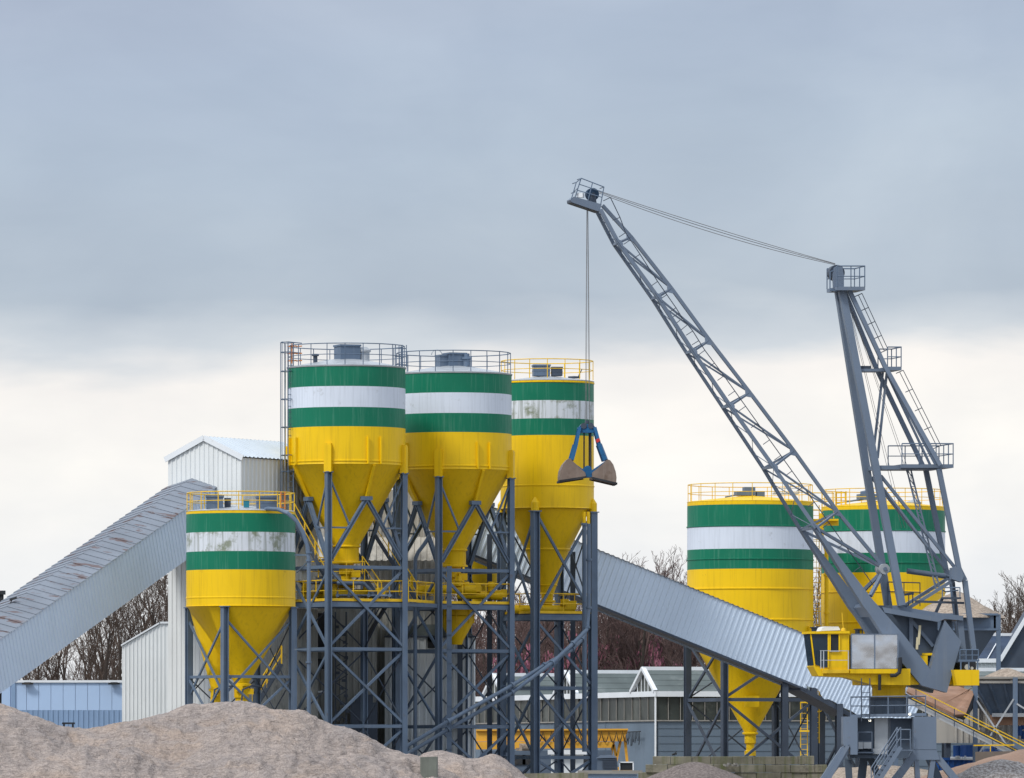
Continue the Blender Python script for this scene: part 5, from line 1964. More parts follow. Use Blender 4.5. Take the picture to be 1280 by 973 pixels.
slab('cab_support', [(1024, 840.5), (1063, 841.5), (1090, 838), (1090, 856), (1058, 847), (1022, 845.5)], .62, 1.28, YEL)
slab('upper_deck', [(1088, 836), (1138, 836), (1138, 856.8), (1089, 856)], -1.0, 1.30, YEL)
slab('rear_deck', [(1138, 838), (1200, 838), (1200, 856), (1138, 856)], -1.25, .85, YEL)
slab('counterweight', [(1192, 837.5), (1224, 837.5), (1224, 857), (1196, 857)], -1.3, 1.32, YEL)
m = MB()
rail_path(m, [cp(1200, 826, 1.25), cp(1223, 826, 1.25)], .55, (.5,), .03, .35)
m.bar(cp(1198, 826, 1.25), cp(1224, 826, 1.25), .08, .1)
for px in (1201, 1211, 1222):
    m.bar(cp(px, 826, 1.25), cp(px, 838, 1.25), .07)
cpart('rear_rail', m, STL)
slab('winch_box', [(1203, 828), (1220, 828), (1220, 838), (1203, 838)], -.9, .8, DARK)
m = MB()
m.tube(cp(1209, 834, .85), cp(1209, 834, .3), .14, n=16)
m.tube(cp(1215, 835.5, .85), cp(1215, 835.5, .3), .08, n=12)
m.build('winch_drum', GALV, crane, smooth=True)
# bare metal engine cover, with yellow sill
eng = slab('engine_cover', [(1064, 793.5), (1123, 793.5), (1123, 836), (1064, 836)], -.9, 1.42, SILV)
m = MB()
for px in (1064.3, 1093.5, 1122.5):
    m.bar(cp(px, 793.5, 1.43), cp(px, 836, 1.43), .06, .03)
m.bar(cp(1064, 793, 1.43), cp(1123, 793, 1.43), .05, .05)
cpart('cover_seam', m, CRN, eng)
slab('cover_sill', [(1063, 836.5), (1123, 836.5), (1123, 842), (1063, 842)], -1.0, 1.46, YEL)
m = MB()
m.path([cp(1125, 822, 1.5), cp(1125.5, 832, 1.5), cp(1124, 841, 1.5), cp(1119, 844.5, 1.5), cp(1113, 844.5, 1.5)], .10, 8)
m.path([cp(1099.5, 843.5, 1.42), cp(1099.5, 863, 1.42)], .08, 8)
m.build('exhaust_hose', DARK, crane, smooth=True)

# ---------------------------------------------------------------- driver's cab
v0, v1 = .62, 1.40
cab = slab('cab', [(1012.6, 792), (1061.5, 791), (1061.5, 840), (1030, 841), (1017.6, 833)], v0 + .04, v1 - .04, YEL)
slab('cab_roof', [(1011, 789.5), (1062, 789), (1062, 792), (1011, 792.5)], v0 - .05, v1 + .05, YEL, cab)
slab('cab_floor_nose', [(1016.5, 833), (1018, 832), (1029, 840), (1029, 845.5), (1023, 845)], v0 + .0, v1 + .03, YEL, cab)
slab('cab_floor', [(1028, 837.5), (1061.5, 837), (1061.5, 841.5), (1028, 842)], v0, v1 + .04, YELR, cab)
slab('side_window', [(1014.6, 793), (1034.5, 793), (1034.5, 834.5), (1029, 834.5), (1019.6, 831)], v1 - .05, v1 - .015, GLD, cab)
slab('door_window', [(1038.5, 792.5), (1048, 792.5), (1048, 814), (1038.5, 814)], v1 - .05, v1 - .02, DARK, cab)
slab('rear_side_window', [(1013.5, 793), (1044, 793), (1044, 815), (1016.5, 815)], v0 + .0, v0 + .035, GLD, cab)
m = MB()
fa, fb = cp(1012.4, 792.9, v1), cp(1017.3, 832, v1)
p = [fa - SV * q for q in (.74, .04)] + [fb - SV * q for q in (.04, .74)]
m.prism(p, BV * .02)
m.build('windscreen', GLD, cab)
m = MB()
for pa, pb in (((1013.3, 792), (1018.2, 832)), ((1035.5, 792), (1035.5, 835)), ((1049.2, 792.5), (1049.2, 815)), ((1037.5, 792.5), (1037.5, 815)), ((1037, 792.5), (1049.5, 792.5))):
    m.bar(cp(*pa, v1 - .01), cp(*pb, v1 - .01), .07, .05)
m.build('window_frame', YEL, cab)
m = MB()
m.bar(cp(1037, 814.6, v1), cp(1049, 814.6, v1), .05, .03)
for px in (1026, 1029.5):
    m.bar(cp(px, 813.5, v1 + .25), cp(px, 836, v1 + .25), .05)
m.bar(cp(1025, 813.5, v1 + .25), cp(1061, 813.8, v1 + .25), .03)
m.bar(cp(1025, 825.5, v1 + .25), cp(1061, 825.5, v1 + .25), .03)
m.bar(cp(1060.5, 813.5, v1 + .25), cp(1060.5, 837, v1 + .25), .05)
cpart('cab_rail', m, GALV, cab)
m = MB()
m.prism([cp(x, y, 1.3) for x, y in ((1026, 789), (1028, 784.5), (1032, 783.3), (1048, 783.5), (1050, 786.5), (1050, 788))], -SV * .55)
m.build('air_conditioner', TRIM, cab)
m = MB()
q = cp(1054.2, 789, 1.0)
m.lathe((q.x, q.y), [(.14, q.z), (.12, q.z + .1), (.05, q.z + .16), (.0, q.z + .17)], 14)
m.tube(q + V((0, 0, .1)), cp(1052.5, 766, 1.0), .022, n=5)
m.build('antenna', YELR, cab, smooth=True)

# ---------------------------------------------------------------- jib foot: two box arms with the V shaped counter lever
HWJ = 1.0
ARM = [(1017, 659), (1024, 663), (1091.4, 750.5), (1109, 770), (1130, 794), (1163, 837), (1152, 857), (1123, 823), (1088.7, 770), (1080, 759)]
LEV = [(1163, 837), (1181, 775.5), (1201.5, 802), (1183.5, 866), (1152, 857)]


def shift(pts, v):
    """outline traced on the near arm, moved to the arm at -v"""
    return [cp(x, y, HWJ) - SV * (HWJ - v) for x, y in pts]


for v, mt in ((HWJ, CRN), (-HWJ, CRND)):
    m = MB()
    m.prism(shift(ARM, v), -SV * .34 * (1 if v > 0 else -1))
    cpart('jib_arm', m)
    m = MB()
    m.prism([q + SV * .012 for q in shift(LEV, v)], -SV * .37 * (1 if v > 0 else -1))
    cpart('counter_lever', m)
    m = MB()
    m.prism(shift([(1103, 759), (1106, 766), (1172, 777.5), (1182, 773.5)], v), -SV * .30 * (1 if v > 0 else -1))
    cpart('lever_tie', m)
m = MB()
a, b, c, d = cp(1080.5, 759, .66), cp(1089, 771, .66), cp(1089, 771, .66) - SV * 1.32, cp(1080.5, 759, .66) - SV * 1.32
m.prism([a, b, c, d], V((.12, 0, .18)))
cpart('arm_cross_plate', m)
# ---------------------------------------------------------------- lattice jib
NODE_U = [(753, 257), (789, 296.5), (839.6, 361), (887, 425.7), (937.3, 491), (992.5, 564), (1047, 640), (1106, 711.5)]
NODE_L = [(750.5, 262), (773, 304), (822, 371.5), (866, 439.5), (912.5, 507.5), (967, 583.7), (1020, 660)]
HWL = [.28, .32, .38, .42, .48, .66, .98]
m = MB()
for i in range(len(NODE_U) - 1):
    m.bar(cp(*NODE_U[i]), cp(*NODE_U[i + 1]), .17, .17)
cpart('upper_chord', m)
NL = [[cp(x, y, HWL[i]), None] for i, (x, y) in enumerate(NODE_L)]
for i, q in enumerate(NL):
    q[1] = q[0] - SV * 2 * HWL[i]
for s in (0, 1):
    m = MB()
    for i in range(len(NL) - 1):
        m.bar(NL[i][s], NL[i + 1][s], (.19, .15)[s], (.19, .15)[s])
    cpart('lower_chord', m)
for i in range(1, len(NL)):
    U = cp(*NODE_U[i])
    for s in (0, 1):
        m = MB()
        m.bar(U, NL[i][s], .10, .10)
        cpart('lattice_strut', m)
        if i + 1 < len(NODE_U):
            U2 = cp(*NODE_U[i + 1])
            m = MB()
            m.bar(NL[i][s] + (U2 - NL[i][s]) * .03, U2, .085 if i < 6 else .14, .085 if i < 6 else .14)
            cpart('lattice_diagonal', m)
    m = MB()
    m.bar(NL[i][0], NL[i][1], .14, .14)
    cpart('cross_member', m)
for i in range(len(NL) - 1):
    m = MB()
    n = 2
    for k in range(n):
        a0, a1 = NL[i][0].lerp(NL[i + 1][0], k / n), NL[i][0].lerp(NL[i + 1][0], (k + 1) / n)
        b0, b1 = NL[i][1].lerp(NL[i + 1][1], k / n), NL[i][1].lerp(NL[i + 1][1], (k + 1) / n)
        mid = b0.lerp(b1, .5)
        m.bar(a0, mid, .03)
        m.bar(mid, a1, .03)
    cpart('lacing', m)
# gusset plates at the nodes
for i in range(1, 7):
    m = MB()
    U = cp(*NODE_U[i], .04)
    d = (cp(*NODE_U[i + 1]) - U).normalized()
    w = (NL[i][0] - U).normalized()
    m.prism([U - d * .35 + w * .05, U + d * .3 + w * .05, U + d * .05 + w * .36], -SV * .05)
    cpart('gusset_plate', m)
    m = MB()
    q = NL[i][0] + SV * .09
    dl_ = (NL[min(6, i + 1)][0] - NL[i - 1][0]).normalized()
    w2 = (U - q).normalized()
    m.prism([q - dl_ * .28, q + dl_ * .34, q + dl_ * .12 + w2 * .24, q - dl_ * .08 + w2 * .22], -SV * .03)
    cpart('gusset_plate', m)
m = MB()
pv = cp(1106, 711.5, .30)
m.tube(pv, pv - SV * .6, .27, n=24)
m.build('jib_pin', GALV, crane, smooth=True)
m = MB()
m.tube(pv + SV * .02, pv + SV * .08, .10, n=16)
m.build('pin_cap', CRN, crane, smooth=True)
for s in (HWJ - .2, -HWJ + .2):
    m = MB()
    m.bar(cp(1106, 711.5), cp(1090, 745, HWJ) - SV * (HWJ - s), .17, .17)
    cpart('pin_strut', m)
# handrail along the jib
m = MB()
HR = [(763, 247), (775, 272), (782, 291), (788, 300), (800, 318), (822, 352), (845, 385), (853, 398), (866, 414), (881, 438), (905, 470), (932, 508), (962, 550), (990, 589), (1018, 628), (1055, 680), (1096, 738)]
for v in (.34, -.05):
    for i in range(len(HR) - 1):
        m.tube(cp(*HR[i], v), cp(*HR[i + 1], v), .024, n=4)
for i in range(0, len(HR) - 1):
    for t in ((0, .5) if i > 4 else (0,)):
        x, y = HR[i][0] + (HR[i + 1][0] - HR[i][0]) * t, HR[i][1] + (HR[i + 1][1] - HR[i][1]) * t
        d = V((HR[i + 1][0] - HR[i][0], HR[i + 1][1] - HR[i][1]))
        nx, ny = -d[1] / d.length, d[0] / d.length
        m.tube(cp(x, y, .34), cp(x + nx * 10, y + ny * 10, .34), .02, n=4)
        m.tube(cp(x, y, .34), cp(x, y, -.05), .02, n=4)
cpart('jib_handrail', m, STLD)
# ---------------------------------------------------------------- jib head with platform and rope sheave
hd = slab('head_platform', [(713.5, 249.5), (717.5, 246), (752, 255.5), (750, 263.5), (748, 264.5), (714.5, 253)], -.28, .30, CRN)
slab('head_floor', [(713.5, 250.8), (749.5, 262.5), (748.5, 265), (714, 253.4)], -.3, .27, STLD)
m = MB()
for v in (.29, -.27):
    A, B = cp(719, 246.5, v), cp(751, 255.5, v)
    At, Bt = cp(726.5, 223, v), cp(755, 234, v)
    m.tube(At, Bt, .028, n=5)
    m.tube(A.lerp(At, .36), B.lerp(Bt, .4), .024, n=5)
    m.tube(A.lerp(At, .68), B.lerp(Bt, .7), .024, n=5)
    m.tube(A, At, .03, n=5)
    m.tube(B, Bt, .03, n=5)
    m.tube(A.lerp(B, .5), At.lerp(Bt, .5), .028, n=5)
    m.tube(cp(714, 250, v), cp(720.5, 228, v), .028, n=5)
    m.tube(cp(720.5, 228, v), At, .028, n=5)
    m.tube(cp(716, 241, v), A.lerp(At, .5), .022, n=5)
for x, y in ((726.5, 223), (720.5, 228), (755, 234), (719, 240)):
    m.tube(cp(x, y, .29), cp(x, y, .29) - SV * .56, .026, n=5)
cpart('head_rail', m, STL, hd)
m = MB()
c = cp(741.2, 243, .14)
m.tube(c, c - SV * .10, .32, n=28)
m.tube(c - SV * .16, c - SV * .26, .32, n=28)
m.build('head_sheave', mat('sheave_dark_blue', (.016, .048, .10), .5, var=.3, vscale=3), crane, smooth=True)
m = MB()
m.prism([cp(x, y, .20) for x, y in ((737, 253), (738.5, 245), (740, 241), (743, 241), (744.5, 245), (746, 255))], -SV * .05)
m.tube(cp(741.2, 243, .22), cp(741.2, 243, .22) - SV * .45, .08, n=12)
cpart('sheave_bracket', m, STLD)
m = MB()
m.box(cp(725.5, 244.5, .2), (.32, .3, .22), -.3)
m.build('head_light', TRIM, crane)

# ---------------------------------------------------------------- mast (A frame)
HT, HB = .24, .80
FRONT = [(1052.3, 364), (1094, 582), (1127, 757)]
HF = [.20, .56, .80]
for s in (1, -1):
    m = MB()
    for i in range(2):
        a = cp(*FRONT[i], HF[i]) - (SV * 2 * HF[i] if s < 0 else V((0, 0, 0)))
        b = cp(*FRONT[i + 1], HF[i + 1]) - (SV * 2 * HF[i + 1] if s < 0 else V((0, 0, 0)))
        m.bar(a, b, .36, .36, SV)
    cpart('mast_column', m)
REAR = [(1062, 364), (1106, 458), (1175, 582)]
HRr = [.30, .52, .95]
for s in (1, -1):
    m = MB()
    for i in range(2):
        a = cp(*REAR[i], HRr[i]) - (SV * 2 * HRr[i] if s < 0 else V((0, 0, 0)))
        b = cp(*REAR[i + 1], HRr[i + 1]) - (SV * 2 * HRr[i + 1] if s < 0 else V((0, 0, 0)))
        m.bar(a, b, .21, .20, SV)
    cpart('mast_backstay', m)
m = MB()
m.bar(cp(1109, 466, 0), cp(1170, 582, .2), .13, .13)
m.bar(cp(1109, 468, 0), cp(1163, 582, -.3), .10, .10)
cpart('inner_stay', m)
LOWR = [(1173.5, 586), (1198.5, 711), (1206, 726), (1217, 813)]
for s in (1, -1):
    m = MB()
    for i in range(3):
        o = SV * 1.5 if s < 0 else V((0, 0, 0))
        m.bar(cp(*LOWR[i], .75) - o, cp(*LOWR[i + 1], .75) - o, .25, .22, SV)
    cpart('rear_leg', m)
m = MB()
m.prism([cp(x, y, .9) for x, y in ((1190, 710), (1200, 708), (1205, 720), (1202, 728), (1190, 724))], -SV * .3)
cpart('rear_gusset', m)
# ladder tower in the middle
m = MB()
for v in (.25, -.25):
    for o in (0, 5):
        m.bar(cp(1133.5 + o, 587, v), cp(1170 + o, 737, v), .08)
for i in range(14):
    t = i / 14
    x, y = 1133.5 + 36.5 * t, 587 + 150 * t
    x2, y2 = 1133.5 + 36.5 * (t + 1 / 14), 587 + 150 * (t + 1 / 14)
    m.bar(cp(x, y, .25), cp(x2 + 5, y2, .25), .04)
    m.bar(cp(x, y, .25), cp(x + 5, y, .25), .04)
    m.bar(cp(x, y, .25), cp(x, y, -.25), .04)
cpart('ladder_tower', m, CRN)
m = MB()
for s in (.55, -.55):
    m.bar(cp(1101, 595, .55) + SV * (s - .55), cp(1193, 709, .55) + SV * (s - .55), .17, .15)
    m.bar(cp(1103, 609, .55) + SV * (s - .55), cp(1160, 684, .55) + SV * (s - .55), .10, .10) if s > 0 else None
    m.bar(cp(1133, 762, .55) + SV * (s - .55), cp(1197, 722, .55) + SV * (s - .55), .16, .16)
cpart('mast_diagonal', m)
for pa, pb in (((1103.5, 466), (1093, 555)), ((1108.5, 466), (1097, 573))):
    m = MB()
    m.bar(cp(*pa), cp(*pb), .13, .13)
    cpart('mast_strut', m)
m = MB()
m.tube(cp(1134, 714, .2), cp(1182, 720.5, .2), .14, n=14)
m.tube(cp(1180, 720, .2), cp(1193, 722, .2), .08, n=12)
m.build('luffing_cylinder', CRND, crane, smooth=True)
m = MB()
m.bar(cp(1144, 752, .7), cp(1205, 754, .7), .1, .12)
m.bar(cp(1178, 748, .7), cp(1200, 748, .7), .5, .1)
m.bar(cp(1168, 770, .5), cp(1178, 748, .5), .14)
m.bar(cp(1192, 728, .4), cp(1196, 775, .4), .14)
cpart('rear_platform_beam', m, STLD)
m = MB()
rail_path(m, [cp(1178, 747, .85), cp(1200, 747, .85)], .5, (), .03, .5)
m.path([cp(1178, 738, .5), cp(1182, 740, .5), cp(1198, 738, .5)], .04, 6)
cpart('rear_platform_rail', m, STL)
# mast base frame
slab('mast_base', [(1096, 757), (1140, 757), (1140, 770), (1172, 777), (1172, 838), (1120, 838), (1120, 790)], -.60, .45, CRND)
slab('machinery_deck', [(1118, 757), (1178, 767), (1204, 770), (1204, 776), (1118, 768)], -.85, .7, CRN)
m = MB()
m.bar(cp(1139, 776, .55), cp(1166, 808, .55), .17, .17)
m.bar(cp(1139, 770, .52), cp(1139, 812, .52), .2, .2)
m.bar(cp(1200, 775, .5), cp(1206, 836, .5), .3, .3)
m.bar(cp(1186, 775, -.4), cp(1192, 836, -.4), .3, .3)
cpart('base_frame', m)
m = MB()
m.bar(cp(1150, 782, .75), cp(1148, 806, .75), .12, .1)
m.bar(cp(1147, 797, .75), cp(1146, 812, .75), .12, .1)
m.build('hose_bracket', mat('dusty_cream_paint', (.50, .45, .30), .6), crane)
m = MB()
m.box(cp(1155, 826, .55), (.35, .3, .5))
m.box(cp(1160, 818, .55), (.6, .3, .12))
m.build('slewing_motor', YEL, crane)
m = MB()
rail_path(m, [cp(1110, 757, -.6), cp(1150, 758, -.6)], 1.2, (.6,), .028, .9)
cpart('base_rail', m, STLD)
m = MB()
for px in (1136, 1141):
    m.tube(cp(px, 757, .3), cp(px, 742, .3), .03, n=5)
m.bar(cp(1131, 743.5, .3), cp(1142, 742, .3), .1, .12)
cpart('rope_roller', m, STLD)


# platforms on the mast
def mast_platform(x0, x1, y, v0, v1, h, thick=.18):
    pl = slab('mast_platform', [(x0, y - 1.5), (x1, y - 1.5), (x1, y + 3), (x0, y + 3)], v0, v1, CRN)
    m = MB()
    A, B, Cc, D = cp(x0 + .5, y - 1.5, v1), cp(x1 - .5, y - 1.5, v1), cp(x1 - .5, y - 1.5, v1) + SV * (v0 - v1), cp(x0 + .5, y - 1.5, v1) + SV * (v0 - v1)
    rail_path(m, [A, B, Cc, D], h, (.5,), .03, .95)
    cpart('guard_rail', m, STL, pl)
    return pl


slab('mast_beam', [(1074, 461), (1112, 461), (1112, 464.5), (1074, 464.5)], -.35, .35, CRN)
slab('mast_beam', [(1096, 582), (1176, 582), (1176, 587), (1096, 587)], -.6, .6, CRN)
slab('deck_hatch', [(1075, 457.5), (1089, 457.5), (1089, 460.8), (1075, 460.8)], -.3, .3, STLD)
mast_platform(1109, 1127, 460, -.6, .55, 1.0)
mast_platform(1127, 1192, 582, -.9, .75, 1.05)
top = mast_platform(1046, 1081.5, 360, -.65, .6, 1.05)
m = MB()
for v in (.32, -.22):
    m = MB()
    m.prism([cp(x, y, v) for x, y in ((1042, 360), (1041, 344), (1043, 335), (1048, 331.5), (1053, 333), (1055, 345), (1055, 360))], -SV * .10)
    cpart('mast_head_cheek', m)
m = MB()
c = cp(1046.5, 341, .20)
m.tube(c, c - SV * .36, .40, n=26)
m.build('mast_sheave', STLD, crane, smooth=True)
m = MB()
m.bar(cp(1037.5, 340, .3), cp(1037.5, 362, .3), .06)
m.bar(cp(1037.5, 362, .3), cp(1046, 364, .3), .3, .12)
m.bar(cp(1037.5, 340, .3), cp(1042, 338, .3), .06)
cpart('head_step', m, STL)
# slim ladders outside the backstays
m = MB()
for pa, pb in (((1077.5, 367), (1110, 437)), ((1129, 463), (1176, 557))):
    for o in (0, 5):
        m.tube(cp(pa[0] - o * .9, pa[1] + o * .4, .3), cp(pb[0] - o * .9, pb[1] + o * .4, .3), .02, n=4)
    for i in range(5):
        t = i / 4
        x, y = pa[0] + (pb[0] - pa[0]) * t, pa[1] + (pb[1] - pa[1]) * t
        m.tube(cp(x, y, .3), cp(x - 9, y + 4, .3), .022, n=4)
cpart('backstay_ladder', m, STLD)

# ---------------------------------------------------------------- ropes
def sag(a, b, k, n=14):
    return [a.lerp(b, i / n) - V((0, 0, k * 4 * (i / n) * (1 - i / n))) for i in range(n + 1)]


for v, s, da, db in ((.12, .08, -1, 0), (.02, .17, 0, .5), (-.18, .26, 1.5, 1.5)):
    m = MB()
    m.path(sag(cp(746, 239 + da, v * .5), cp(1044, 329.8 + db, v * .5), s), .017, 5)
    m.build('luffing_rope', ROPE, crane)
for pa, pb, v in (((1059, 376), (1127, 660), .1), ((1060, 376), (1131, 660), -.05), ((1062, 380), (1150, 640), -.2), ((1064, 384), (1154, 640), -.3)):
    m = MB()
    m.tube(cp(*pa, v), cp(*pb, v), .012, n=5)
    m.build('winch_rope', ROPE, crane)

# ---------------------------------------------------------------- clamshell grab, hanging from the jib head
gt = cp(734, 262, 0)
YG = gt.y
GV = V((.07, -1.25, 0))


def G(px, py, v=0.0):
    p = P(px, py, YG)
    return p + GV * v


for px0, px1, v in ((733.4, 731.4, .04), (733.9, 733.2, -.04), (734.5, 736.2, .04), (735.0, 737.6, -.04)):
    m = MB()
    m.tube(G(px0, 262, v), G(px1, 530, v), .013, n=5)
    m.build('hoist_rope', ROPE, crane)
grab = thing('clamshell_grab', 'open clamshell grab with blue arms and worn brown shells hanging from the jib', 'grab', G(734, 604))
m = MB()
m.prism([G(x, y, .32) for x, y in ((722, 536), (726, 531), (741, 531), (744, 536), (741, 541.5), (726, 541.5))], -GV * .64)
m.build('head_block', GRB, grab)
m = MB()
for px in (729, 738):
    m.tube(G(px, 533, .36), G(px, 533, -.36), .15, n=14)
m.tube(G(733.8, 530, .1), G(733.8, 526, .1), .10, n=10)
m.build('rope_guide', STLD, grab, smooth=True)
for v in (.55, -.55):
    for pts in (((724, 535), (719.5, 556), (714, 576)), ((743, 535), (748.5, 556), (756, 576))):
        m = MB()
        v2 = v * .6
        m.bar(G(*pts[0], v2), G(*pts[1], (v + v2) / 2), .16, .17)
        m.bar(G(*pts[1], (v + v2) / 2), G(*pts[2], v), .18, .19)
        m.build('side_arm', GRB, grab)
m = MB()
m.bar(G(746.0, 549.6, .46), G(747.4, 553.4, .49), .10, .185)
m.build('red_marking', REDP, grab)
for v in (.62, -.62):
    for a, b in (((713, 580), (730, 592)), ((757, 579), (738, 592))):
        m = MB()
        m.bar(G(*a, v), G(*b, v * .7), .20, .15)
        m.build('shell_lever', GRB, grab)
m = MB()
m.tube(G(733.8, 588, .45), G(733.8, 588, -.45), .21, n=18)
m.prism([G(x, y, .5) for x, y in ((728, 590), (740, 590), (739, 597), (729, 597))], -GV * 1.0)
m.build('lower_block', GRB, grab, smooth=True)
for px0, px1, v in ((729.7, 729.6, .2), (738, 738.2, .2), (737, 737, -.2)):
    m = MB()
    m.tube(G(px0, 540, v), G(px1, 588, v), .038, n=6)
    m.build('closing_rope', DARK, grab)
SH_L = [(731, 597.5), (699, 602.5), (698.6, 596), (699.5, 589), (703, 581), (708, 575), (711, 574), (714, 577), (722, 585), (730, 592)]
SH_R = [(738.5, 598.5), (768.5, 605.5), (769, 598), (768, 591), (765, 582), (761, 576.5), (758, 575.5), (755, 578), (746, 586), (738.5, 592)]
for pts in (SH_L, SH_R):
    # hollow shell: two side plates and a curved back between them
    m = MB()
    for v in (.80, -.80):
        m.prism([G(x, y, v) for x, y in pts], -GV * .06)
    back = pts[1:7]
    rows = [[G(x, y, .80) for x, y in back], [G(x, y, -.86) for x, y in back]]
    m.grid(rows)
    cx_, cy_ = 733.8, 592
    inn = [(x + (cx_ - x) * .05, y + (cy_ - y) * .05) for x, y in back]
    m.grid([[G(x, y, .80) for x, y in inn], [G(x, y, -.86) for x, y in inn]])
    top = pts[6:]
    m.grid([[G(x, y, .80) for x, y in top], [G(x, y, -.86) for x, y in top]])
    sh_ = m.build('bucket_shell', GRS, grab)
    m = MB()
    m.bar(G(*pts[0], .82), G(*pts[1], .82), .05, .10)
    m.bar(G(*pts[0], -.86), G(*pts[1], -.86), .05, .10)
    m.bar(G(*pts[1], .82), G(*pts[1], -.86), .12, .10)
    m.build('cutting_lip', DARK, sh_)
# ================================================================ FOREGROUND: SAND, WALLS
def mound(name, label, ridge, Yc, yspan, slope, mt, seed, xr, step=.17, amp=1.0, spurs=()):
    """sand ridge whose crest line follows (photo x, photo y) pairs at distance Yc; flanks fall at the given slope"""
    xs = [XP(a, Yc) for a, b in ridge]
    zs = [ZP(b, Yc) for a, b in ridge]

    def crest(x):
        if x <= xs[0]:
            return zs[0]
        for i in range(len(xs) - 1):
            if x <= xs[i + 1]:
                t = (x - xs[i]) / (xs[i + 1] - xs[i])
                return zs[i] + (zs[i + 1] - zs[i]) * t
        return zs[-1]

    def crest_s(x):
        return sum(crest(x + k * .25) * w for k, w in ((-2, .1), (-1, .22), (0, .36), (1, .22), (2, .1)))

    g = V((seed, seed * 2.3, .7))
    nx, ny = int((xr[1] - xr[0]) / step), int((yspan[1] - yspan[0]) / step)
    rows = []
    for j in range(ny + 1):
        y = yspan[0] + (yspan[1] - yspan[0]) * j / ny
        row = []
        for i in range(nx + 1):
            x = xr[0] + (xr[1] - xr[0]) * i / nx
            yc = Yc + 1.1 * noise.noise(V((x * .22, seed, 0)))
            d = abs(y - yc)
            z = crest_s(x) - slope * (math.sqrt(d * d + .16) - .4)
            for (sx, sy, sz, ss) in spurs:
                q = math.hypot((x - sx) * .8, y - sy)
                z2 = sz - ss * (math.sqrt(q * q + .5) - .7)
                k = max(0, min(1, .5 + (z2 - z) / 1.2))
                z = z + (z2 - z) * k + .3 * k * (1 - k)
            f = min(1.0, .16 + d * .55) * amp
            z += f * .55 * noise.fractal(V((x * .45, y * .45, 0)) + g, 1.0, 2.0, 3)
            # erosion rills running down the flanks, warped, and wind ledges
            w = noise.noise(V((x * .35, y * .35, 5)) + g) * 1.6
            z += f * .15 * (.75 - abs(noise.noise(V((x * 1.9 + w, y * .5 + w * .6, 9)) + g)) * 2.2)
            z += max(f, .35) * .13 * noise.fractal(V((x * .9 + w * 1.3, y * 2.6 - z * 1.5, 2)) + g, .8, 2.1, 4)
            z += f * .05 * noise.noise(V((x * 1.5 + w, y * 5.5 + w, z * 6)) + g)
            sv = z * 2.3 + 1.7 * noise.noise(V((x * .55, y * .55, 1)) + g) + .9 * noise.noise(V((x * 1.6, y * 1.6, 4)) + g)
            sv -= math.floor(sv)
            mk = max(0, min(1, .5 + 1.6 * noise.noise(V((x * .5, y * .5, 8)) + g)))
            z += max(f, .3) * mk * .24 * (sv - .5) * min(1, (1 - sv) * 6)
            z += .035 * noise.fractal(V((x * 5, y * 5, z * 5)) + g, .9, 2.0, 3)
            row.append(V((x, y, max(-.12, z))))
        rows.append(row)
    m = MB()
    m.grid(rows)
    o = m.build(name, mt, smooth=False, origin=((xr[0] + xr[1]) / 2, Yc, 0))
    o.data.shade_smooth()
    return tag(o, label, 'sand heap', None)


RIDGE1 = [(-80, 862), (-30, 873), (0, 879.5), (22, 886), (45, 894), (65, 903), (80, 909), (100, 911), (125, 909.5), (150, 903), (175, 899.5), (190, 894), (205, 893), (215, 890), (228, 881), (245, 878.5), (270, 877), (305, 876.5), (318, 880), (330, 884), (345, 889), (356, 889.5),
          (372, 888.5), (380, 889), (390, 896), (400, 901), (415, 905), (430, 908), (445, 914), (460, 921), (475, 930), (490, 938), (510, 944), (530, 949), (560, 962), (590, 975), (640, 992)]
mound('sand_mound', 'large pale grey sand mound across the lower left foreground', RIDGE1, 352.0, (338.5, 361.5), .62, SAND, 4.0, (XP(-60, 352), XP(640, 352)), .105,
      spurs=((XP(120, 346), 345.5, 2.75, .45), (XP(330, 345), 345.0, 3.1, .5), (XP(20, 346), 346.0, 3.5, .5), (XP(450, 346), 346.5, 2.1, .5)))
RIDGE2 = [(505, 990), (515, 952), (530, 941), (545, 938.5), (556, 939.5), (570, 944), (585, 949), (597, 950), (607, 944), (616, 941.5), (624, 943), (636, 952), (650, 963), (663, 974), (690, 992)]
mound('sand_mound', 'small beige sand mound with two humps right of the big one, below the tower legs', RIDGE2, 358.0, (352.5, 364), .62, SAND, 9.0, (XP(495, 358), XP(695, 358)), .11, .7)
# concrete block poking out of the sand
cb = MB()
c = P(537, 957, 350.3)
cb.hexa([c + V(q) for q in ((-.45, -.3, -1.2), (.35, -.35, -1.2), (.4, .4, -1.2), (-.4, .4, -1.2), (-.45, -.3, .40), (.35, -.35, .42), (.4, .4, .43), (-.4, .4, .40))])
o = cb.build('concrete_block', mat('weathered_block', (.15, .165, .145), .9, var=.2, vscale=1.2, streak=((.08, .085, .07), .5, 2.5, .5), bump=.3, bscale=9))
tag(o, 'dark concrete block sticking out between the two sand mounds', 'block')
